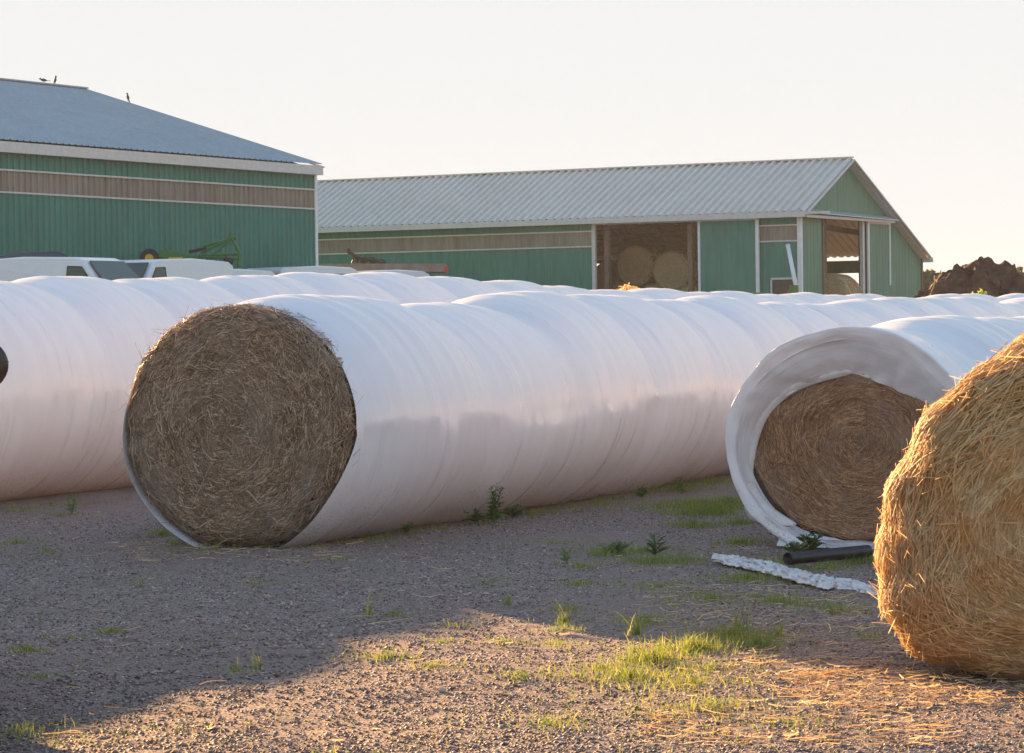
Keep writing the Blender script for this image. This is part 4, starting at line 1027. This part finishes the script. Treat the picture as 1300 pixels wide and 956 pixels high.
def weed(px, py, h, leaves, mat, label, name='weed', lw=0.02, ll=0.06, spread=0.06, stems=3, upright=1.0, cat='weed', group='weeds in the gravel yard'):
    g = gnd(px, py); root = empty(name, g, 0, label, cat, group)
    mb = MB(); tips = []; LP = []; LN = []; LW = []
    for s in range(stems):
        a = random.uniform(0, 6.28); hh = h*random.uniform(0.6, 1.0) if s else h
        dx, dy = math.cos(a)*spread*random.random(), math.sin(a)*spread*random.random()
        prev = Vector((dx*0.2, dy*0.2, -0.01))
        for k in range(1, 5):
            f = k/4; p = Vector((dx*(0.2+f), dy*(0.2+f), hh*f*upright)); mb.bar(prev, p, 0.0022, 5); prev = p
        for k in range(leaves):
            f = 0.1+0.9*k/leaves+random.uniform(-0.03, 0.03); p = np.array([dx*(0.2+f), dy*(0.2+f), hh*f*upright])
            b = random.uniform(0, 6.28); el = random.uniform(0.1, 0.9); L = ll*(1.1-0.6*f)*random.uniform(0.7, 1.2)
            d = np.array([math.cos(b)*math.cos(el), math.sin(b)*math.cos(el), math.sin(el)])
            pts = [p, p+d*L*0.5+[0, 0, 0.004], p+d*L+[0, 0, -L*0.15]]
            LP.append(pts); LN.append([0, 0, 1.0]); LW.append(lw*(1.1-0.6*f))
    mb.build('stems', mat, root)
    P = np.array(LP); n = len(P); W = np.array(LW)
    # leaf: rhombus with pointed ends
    T = P[:, 2]-P[:, 0]; T /= np.linalg.norm(T, axis=1, keepdims=True); B = np.cross(T, np.array(LN)+0.5*rand_unit(n)); B /= np.linalg.norm(B, axis=1, keepdims=True)
    V = np.stack([P[:, 0], P[:, 1]-B*W[:, None]/2, P[:, 2], P[:, 1]+B*W[:, None]/2], 1)
    np_mesh('leaves', V.reshape(-1, 3), np.arange(n*4).reshape(n, 4), mat, root)
    return root
weed(628, 664, 0.26, 26, M['leaf'], 'tallest bushy weed, pressed against the middle row', 'weed', 0.022, 0.075, 0.05, 5)
weed(607, 664, 0.10, 14, M['leaf'], 'low leafy weed left of the tallest one', 'weed', 0.022, 0.06, 0.09, 6)
weed(652, 657, 0.09, 14, M['leaf'], 'low leafy weed right of the tallest one', 'weed', 0.022, 0.06, 0.09, 6)
weed(517, 678, 0.08, 12, M['leaf'], 'small weed at the foot of the middle row, left of the tall one', 'weed', 0.02, 0.05, 0.04, 4)
weed(815, 632, 0.09, 12, M['leaf'], 'small weed at the foot of the middle row, far right part', 'weed', 0.025, 0.06, 0.06, 5)
weed(866, 626, 0.13, 12, M['leaf'], 'upright weed near where the right rim hides the middle row', 'weed', 0.02, 0.05, 0.03, 3)
weed(1028, 704, 0.13, 9, M['dock'], 'broad dark-leaved weed under the open film mouth', 'weed', 0.045, 0.11, 0.10, 6)
weed(1010, 706, 0.08, 8, M['dock'], 'low dark weed at the left end of the black pipe', 'weed', 0.04, 0.09, 0.08, 4)
weed(832, 706, 0.13, 7, M['dock'], 'reddish-green dock plant standing in the open gravel', 'weed', 0.022, 0.12, 0.07, 6)
weed(780, 702, 0.07, 12, M['leaf'], 'low green weed left of the dock plant', 'weed', 0.03, 0.06, 0.10, 7)
weed(718, 715, 0.10, 10, M['leaf'], 'thin weed in the gravel left of the low green one', 'weed', 0.014, 0.05, 0.06, 4)
weed(91, 652, 0.16, 10, M['leaf'], 'weed at the foot of the farthest row, lower left', 'weed', 0.014, 0.05, 0.05, 6)
# lime green plant on manure heap
p = at(1238, 388, 59.6); lm = empty('pumpkin_vine', p, 0, 'bright lime-green leafy plant growing on the manure heap', 'plant')
pts = []
for px, py in ((1232, 378), (1237, 375), (1241, 377), (1246, 372), (1249, 376), (1228, 379), (1243, 374)):
    q = at(px, py, 59.6)-p; pts.append(np.array(q)+rng.normal(size=(16, 3))*0.035)
leaf_cloud(np.concatenate(pts), 0.10, M['lime'], 'leaves', lm)
mb = MB()
for px, py in ((1232, 378), (1246, 373), (1241, 376)): mb.bar((0, 0.1, 0), at(px, py, 59.6)-p, 0.01, 5)
mb.build('stems', M['lime'], lm)

def blades(cx, cy, n, rad, h, lean=0.5, aspect=1.0):
    a = rng.random(n)*6.28; q = np.abs(rng.normal(size=n))*rad*0.78
    bx = cx+np.cos(a)*q; by = cy+np.sin(a)*q*aspect
    L = h*(0.25+1.0*rng.random(n)**1.6)*(0.5+1.0*rng.random(n)); d = rand_unit(n)*[1, 1, 0]*lean*1.5*rng.random((n, 1))
    z = np.array([gz(0, yy) for yy in by])
    s = np.linspace(0, 1, 4)
    P = np.stack([bx, by, z], 1)[:, None, :]+L[:, None, None]*(np.array([0, 0, 1.0])[None, None, :]*s[None, :, None]*(1-0.25*s[None, :, None])+d[:, None, :]*(s**1.6)[None, :, None])
    return P
def grass_stuff():
    Ps = []
    def patch(px, py, wpx, n, h, lean=0.6, asp=1.0):
        g = gnd(px, py); Ps.append(blades(g.x, g.y, n, wpx/F*g.y, h, lean, asp))
    for (px, py, wpx, n, h) in [(880, 668, 40, 500, 0.05), (895, 645, 60, 900, 0.07), (860, 622, 50, 500, 0.05), (940, 690, 30, 300, 0.05), (820, 700, 70, 400, 0.04), (700, 690, 60, 160, 0.03), (620, 740, 40, 120, 0.03), (330, 740, 60, 80, 0.025), (180, 740, 60, 90, 0.025), (820, 790, 60, 260, 0.04), (660, 860, 60, 160, 0.04), (880, 870, 80, 400, 0.05), (895, 652, 45, 1100, 0.07), (880, 640, 60, 700, 0.06), (925, 640, 30, 500, 0.08), (940, 665, 25, 250, 0.06), (905, 612, 50, 500, 0.05),
        (775, 703, 30, 380, 0.05), (830, 714, 40, 600, 0.05), (870, 712, 40, 260, 0.04), (735, 742, 30, 150, 0.03), (740, 720, 30, 120, 0.04),
        (840, 745, 60, 250, 0.035), (950, 735, 50, 450, 0.04), (900, 760, 70, 350, 0.04), (990, 765, 60, 420, 0.045), (1060, 775, 60, 220, 0.04), (1100, 810, 40, 90, 0.04), (1090, 712, 40, 420, 0.07), (1050, 722, 40, 300, 0.05), (975, 716, 60, 260, 0.05),
        (830, 840, 45, 620, 0.06), (880, 825, 60, 900, 0.06), (930, 810, 50, 500, 0.07), (960, 820, 40, 300, 0.06), (800, 860, 60, 380, 0.05), (900, 850, 60, 320, 0.04), (760, 850, 50, 120, 0.04), (900, 900, 90, 300, 0.05), (700, 920, 120, 160, 0.04), (1000, 920, 90, 160, 0.04),
        (720, 775, 25, 90, 0.05), (715, 800, 20, 110, 0.04), (710, 818, 30, 90, 0.03), (640, 815, 30, 90, 0.03), (550, 850, 35, 200, 0.04), (490, 835, 40, 160, 0.04), (560, 815, 25, 50, 0.03), (500, 780, 30, 70, 0.03), (850, 590, 30, 10, 0.03),
        (205, 680, 18, 90, 0.09), (222, 692, 15, 60, 0.06), (60, 700, 60, 120, 0.03), (20, 690, 40, 150, 0.04), (140, 803, 20, 110, 0.03), (35, 826, 25, 160, 0.03), (90, 810, 30, 60, 0.02), (50, 860, 30, 60, 0.03), (300, 853, 20, 40, 0.05), (30, 930, 60, 120, 0.04), (230, 930, 80, 60, 0.03),
        (75, 655, 40, 150, 0.04), (20, 650, 40, 150, 0.03), (580, 795, 30, 40, 0.03), (430, 712, 20, 30, 0.03), (560, 700, 60, 60, 0.02), (700, 650, 60, 180, 0.03), (760, 640, 50, 200, 0.04), (480, 685, 40, 60, 0.03), (650, 640, 200, 260, 0.02)]:
        patch(px, py, wpx, max(12, int(n*1.5)), h)
    # green fringe along the feet of the wrapped rows
    for px in range(430, 915, 9):
        f = (px-430)/485; py = 690-78*f+random.uniform(-2, 5)
        if noise.noise(Vector((px*0.03, 3, 1))) > -0.15: patch(px, py, 12, int(50*random.random()+6), 0.05)
    for px in range(0, 165, 9): patch(px, 647-12*px/165+random.uniform(-2, 4), 10, int(40*random.random()), 0.045)
    for px in range(180, 430, 12): patch(px, 700+random.uniform(-6, 6), 9, int(18*random.random()), 0.045)
    # thin scatter everywhere
    x, y = scatter_area(2600, 9, 24, 1.1); 
    k = [i for i in range(len(x)) if noise.noise(Vector((x[i]*1.1, y[i]*1.1, 12))) > 0.12 + (0.15 if x[i] < 0 else -0.05)]
    for i in k: Ps.append(blades(x[i], y[i], 4, 0.04, 0.03))
    P = np.concatenate(Ps); n = len(P)
    o = ribbons('grass', P, 0.0040*(0.6+0.8*rng.random(n)), rand_unit(n)*[1, 1, 0.2]+[0, -0.6, 0], M['grass'], None, 0.15)
    tag(o, 'short thin grass growing in patches through the gravel', 'grass', kind='stuff')
grass_stuff()
def tuft(px, py, n, h, rad, label, lean=0.6):
    rad *= 0.45
    g = gnd(px, py); P = blades(0, g.y, n, rad, h, lean); P[..., 1] -= g.y; P[..., 2] -= g.z
    root = ribbons('grass_tuft', P, 0.006*(0.6+0.7*rng.random(n)), rand_unit(n)*[1, 1, 0.2]+[0, -0.6, 0], M['grass'], None, 0.15)
    root.location = g; tag(root, label, 'grass tuft', 'single grass tufts in the yard')
tuft(468, 784, 12, 0.14, 0.02, 'lone tall grass tuft in shade, in the middle of the open gravel', 0.7)
tuft(645, 768, 20, 0.08, 0.06, 'grass tuft with dry stalks at the peak edge of the sunlit patch')
tuft(718, 792, 34, 0.10, 0.05, 'sunlit grass tuft near the top of the bright patch')
tuft(808, 806, 40, 0.13, 0.07, 'sunlit spiky grass tuft at the left of the thick yellow grass')
tuft(330, 850, 24, 0.07, 0.05, 'grass tuft left of the bright patch corner')
tuft(275, 700, 9, 0.08, 0.02, 'thin grass blades left under the bare hay face')
tuft(252, 700, 7, 0.06, 0.02, 'tiny grass tuft at the left foot of the bare hay face')
tuft(990, 812, 30, 0.12, 0.06, 'tall grass tuft at the right end of the yellow grass')
tuft(940, 800, 36, 0.15, 0.08, 'feathery grass tuft in the middle of the yellow grass')

# loose straw on the ground
def loose_straw():
    n = 1500
    g1 = [gnd(random.uniform(820, 1200), random.uniform(745, 950)) for _ in range(n)]
    g2 = [gnd(random.uniform(150, 450), random.uniform(690, 715)) for _ in range(260)]
    g3 = [gnd(random.uniform(0, 1300), random.uniform(690, 950)) for _ in range(420)]
    g4 = [FB+Vector((random.uniform(-1.15, 0.3), random.uniform(-0.5, 0.6), 0)) for _ in range(900)]
    G = np.array([tuple(v) for v in g1+g2+g3+g4]); m = len(G)
    a = rng.random(m)*6.28; d = np.stack([np.cos(a), np.sin(a)*0.8, rng.normal(size=m)*0.10], 1); L = 0.03+0.14*rng.random(m)**2
    s = np.linspace(-0.5, 0.5, 4); P = (G+[0, 0, 0.012])[:, None, :]+d[:, None, :]*L[:, None, None]*s[None, :, None]
    P += rand_unit(m)[:, None, :]*(L*0.1)[:, None, None]*(s**2)[None, :, None]*4; P[..., 2] = np.maximum(P[..., 2], 0.0083*P[..., 1]+0.006)
    o = ribbons('loose_straw', P, 0.0045*(0.6+0.8*rng.random(m)), rand_unit(m)+[0, 0, 1.2], M['straw'], None, 0.8)
    tag(o, 'loose straw stalks scattered on the ground around the bales', 'loose straw', kind='stuff')
loose_straw()

# ------------------------------------------------------------------ black pipe and plastic scrap
def pipe():
    a = gnd(1000, 722); b = gnd(1102, 712); r = 0.036
    root = empty('black_pipe', a, 0, 'short black plastic pipe lying under the open film mouth', 'pipe')
    d = b-a; up = Vector((0, 0, r+0.02)); q = d.to_track_quat('Z', 'Y').to_matrix().to_4x4()
    bm = bmesh.new(); N_ = 24
    prof = [(0, r*0.86), (0, r), (0.004, r*1.02)]+[(t, r) for t in np.linspace(0.02, d.length-0.02, 20)]+[(d.length, r), (d.length, r*0.86)]+[(0.0+d.length*0.5, r*0.86)]
    rings = [[bm.verts.new((math.cos(k*2*math.pi/N_)*rr, math.sin(k*2*math.pi/N_)*rr, t)) for k in range(N_)] for t, rr in prof]
    for i in range(len(rings)):
        A, B = rings[i], rings[(i+1) % len(rings)]
        for k in range(N_): bm.faces.new((A[k], A[(k+1) % N_], B[(k+1) % N_], B[k]))
    bmesh.ops.transform(bm, matrix=Matrix.Translation(up) @ q, verts=bm.verts); bmesh.ops.recalc_face_normals(bm, faces=bm.faces)
    me = bpy.data.meshes.new('pipe_wall'); bm.to_mesh(me); bm.free(); link('pipe_wall', me, M['blackp'], root, True)
pipe()
def scrap():
    path = [(908, 713, 9), (930, 717, 14), (955, 722, 16), (985, 728, 18), (1010, 736, 18), (1035, 742, 20), (1055, 748, 19), (1075, 747, 12), (1092, 751, 10), (1112, 757, 7)]
    pts = [(gnd(x, y), wv) for x, y, wv in path]; V = []; nu = 220; nv = 40
    o0 = pts[0][0].copy()
    for i in range(nu+1):
        f = i/nu*(len(pts)-1); k = min(int(f), len(pts)-2); t = f-k
        c = pts[k][0].lerp(pts[k+1][0], t); wd = (pts[k][1]*(1-t)+pts[k+1][1]*t)/F*16*1.15
        for j in range(nv+1):
            s = (j/nv-0.5)*2
            h = (1-abs(s)**2.5)*wd*0.20
            n1 = max(0, 1-2.2*abs(noise.noise(Vector((i*0.037, j*0.24+i*0.02, 1)))))**2*0.028+max(0, 1-2.5*abs(noise.noise(Vector((i*0.11, j*0.2, 4)))))**2*0.007
            ed = 1+0.9*noise.noise(Vector((i*0.10, s*0.6, 7)))
            dx = noise.noise(Vector((i*0.2, j*0.3, 11)))*0.04
            p = c+Vector((0.25*s*wd+dx, s*wd*1.9*ed, 0.008+h+n1*(1-abs(s)**3))); V.append(tuple(p-o0))
    m = nv+1; i = np.arange((nu+1)*m).reshape(nu+1, m); Q = np.stack([i[:-1, :-1], i[:-1, 1:], i[1:, 1:], i[1:, :-1]], -1).reshape(-1, 4)
    o = np_mesh('film_scrap', V, Q, M['softfilm'], None, True); o.location = o0
    md = o.modifiers.new('t', 'SOLIDIFY'); md.thickness = 0.003
    tag(o, 'crumpled strip of torn white film lying on the gravel below the open mouth', 'plastic scrap')
scrap()

# ------------------------------------------------------------------ haze
def haze(density=0.0004):
    me = bpy.data.meshes.new('haze'); bm = bmesh.new(); bmesh.ops.create_cube(bm, size=1); bm.to_mesh(me); bm.free()
    o = bpy.data.objects.new('haze', me); COL.objects.link(o)
    o.scale = (6200, 3200, 22); o.location = (0, 1550, 10.0-1.2)
    N = bpy.data.materials.new('hazy_air'); N.use_nodes = True; t = N.node_tree; t.nodes.clear()
    out = t.nodes.new('ShaderNodeOutputMaterial'); v = t.nodes.new('ShaderNodeVolumePrincipled')
    v.inputs['Color'].default_value = (0.90, 0.94, 1.0, 1); v.inputs['Density'].default_value = density; v.inputs['Anisotropy'].default_value = 0.0
    t.links.new(v.outputs[0], out.inputs['Volume']); me.materials.append(N); tag(o, kind='stuff')
haze()
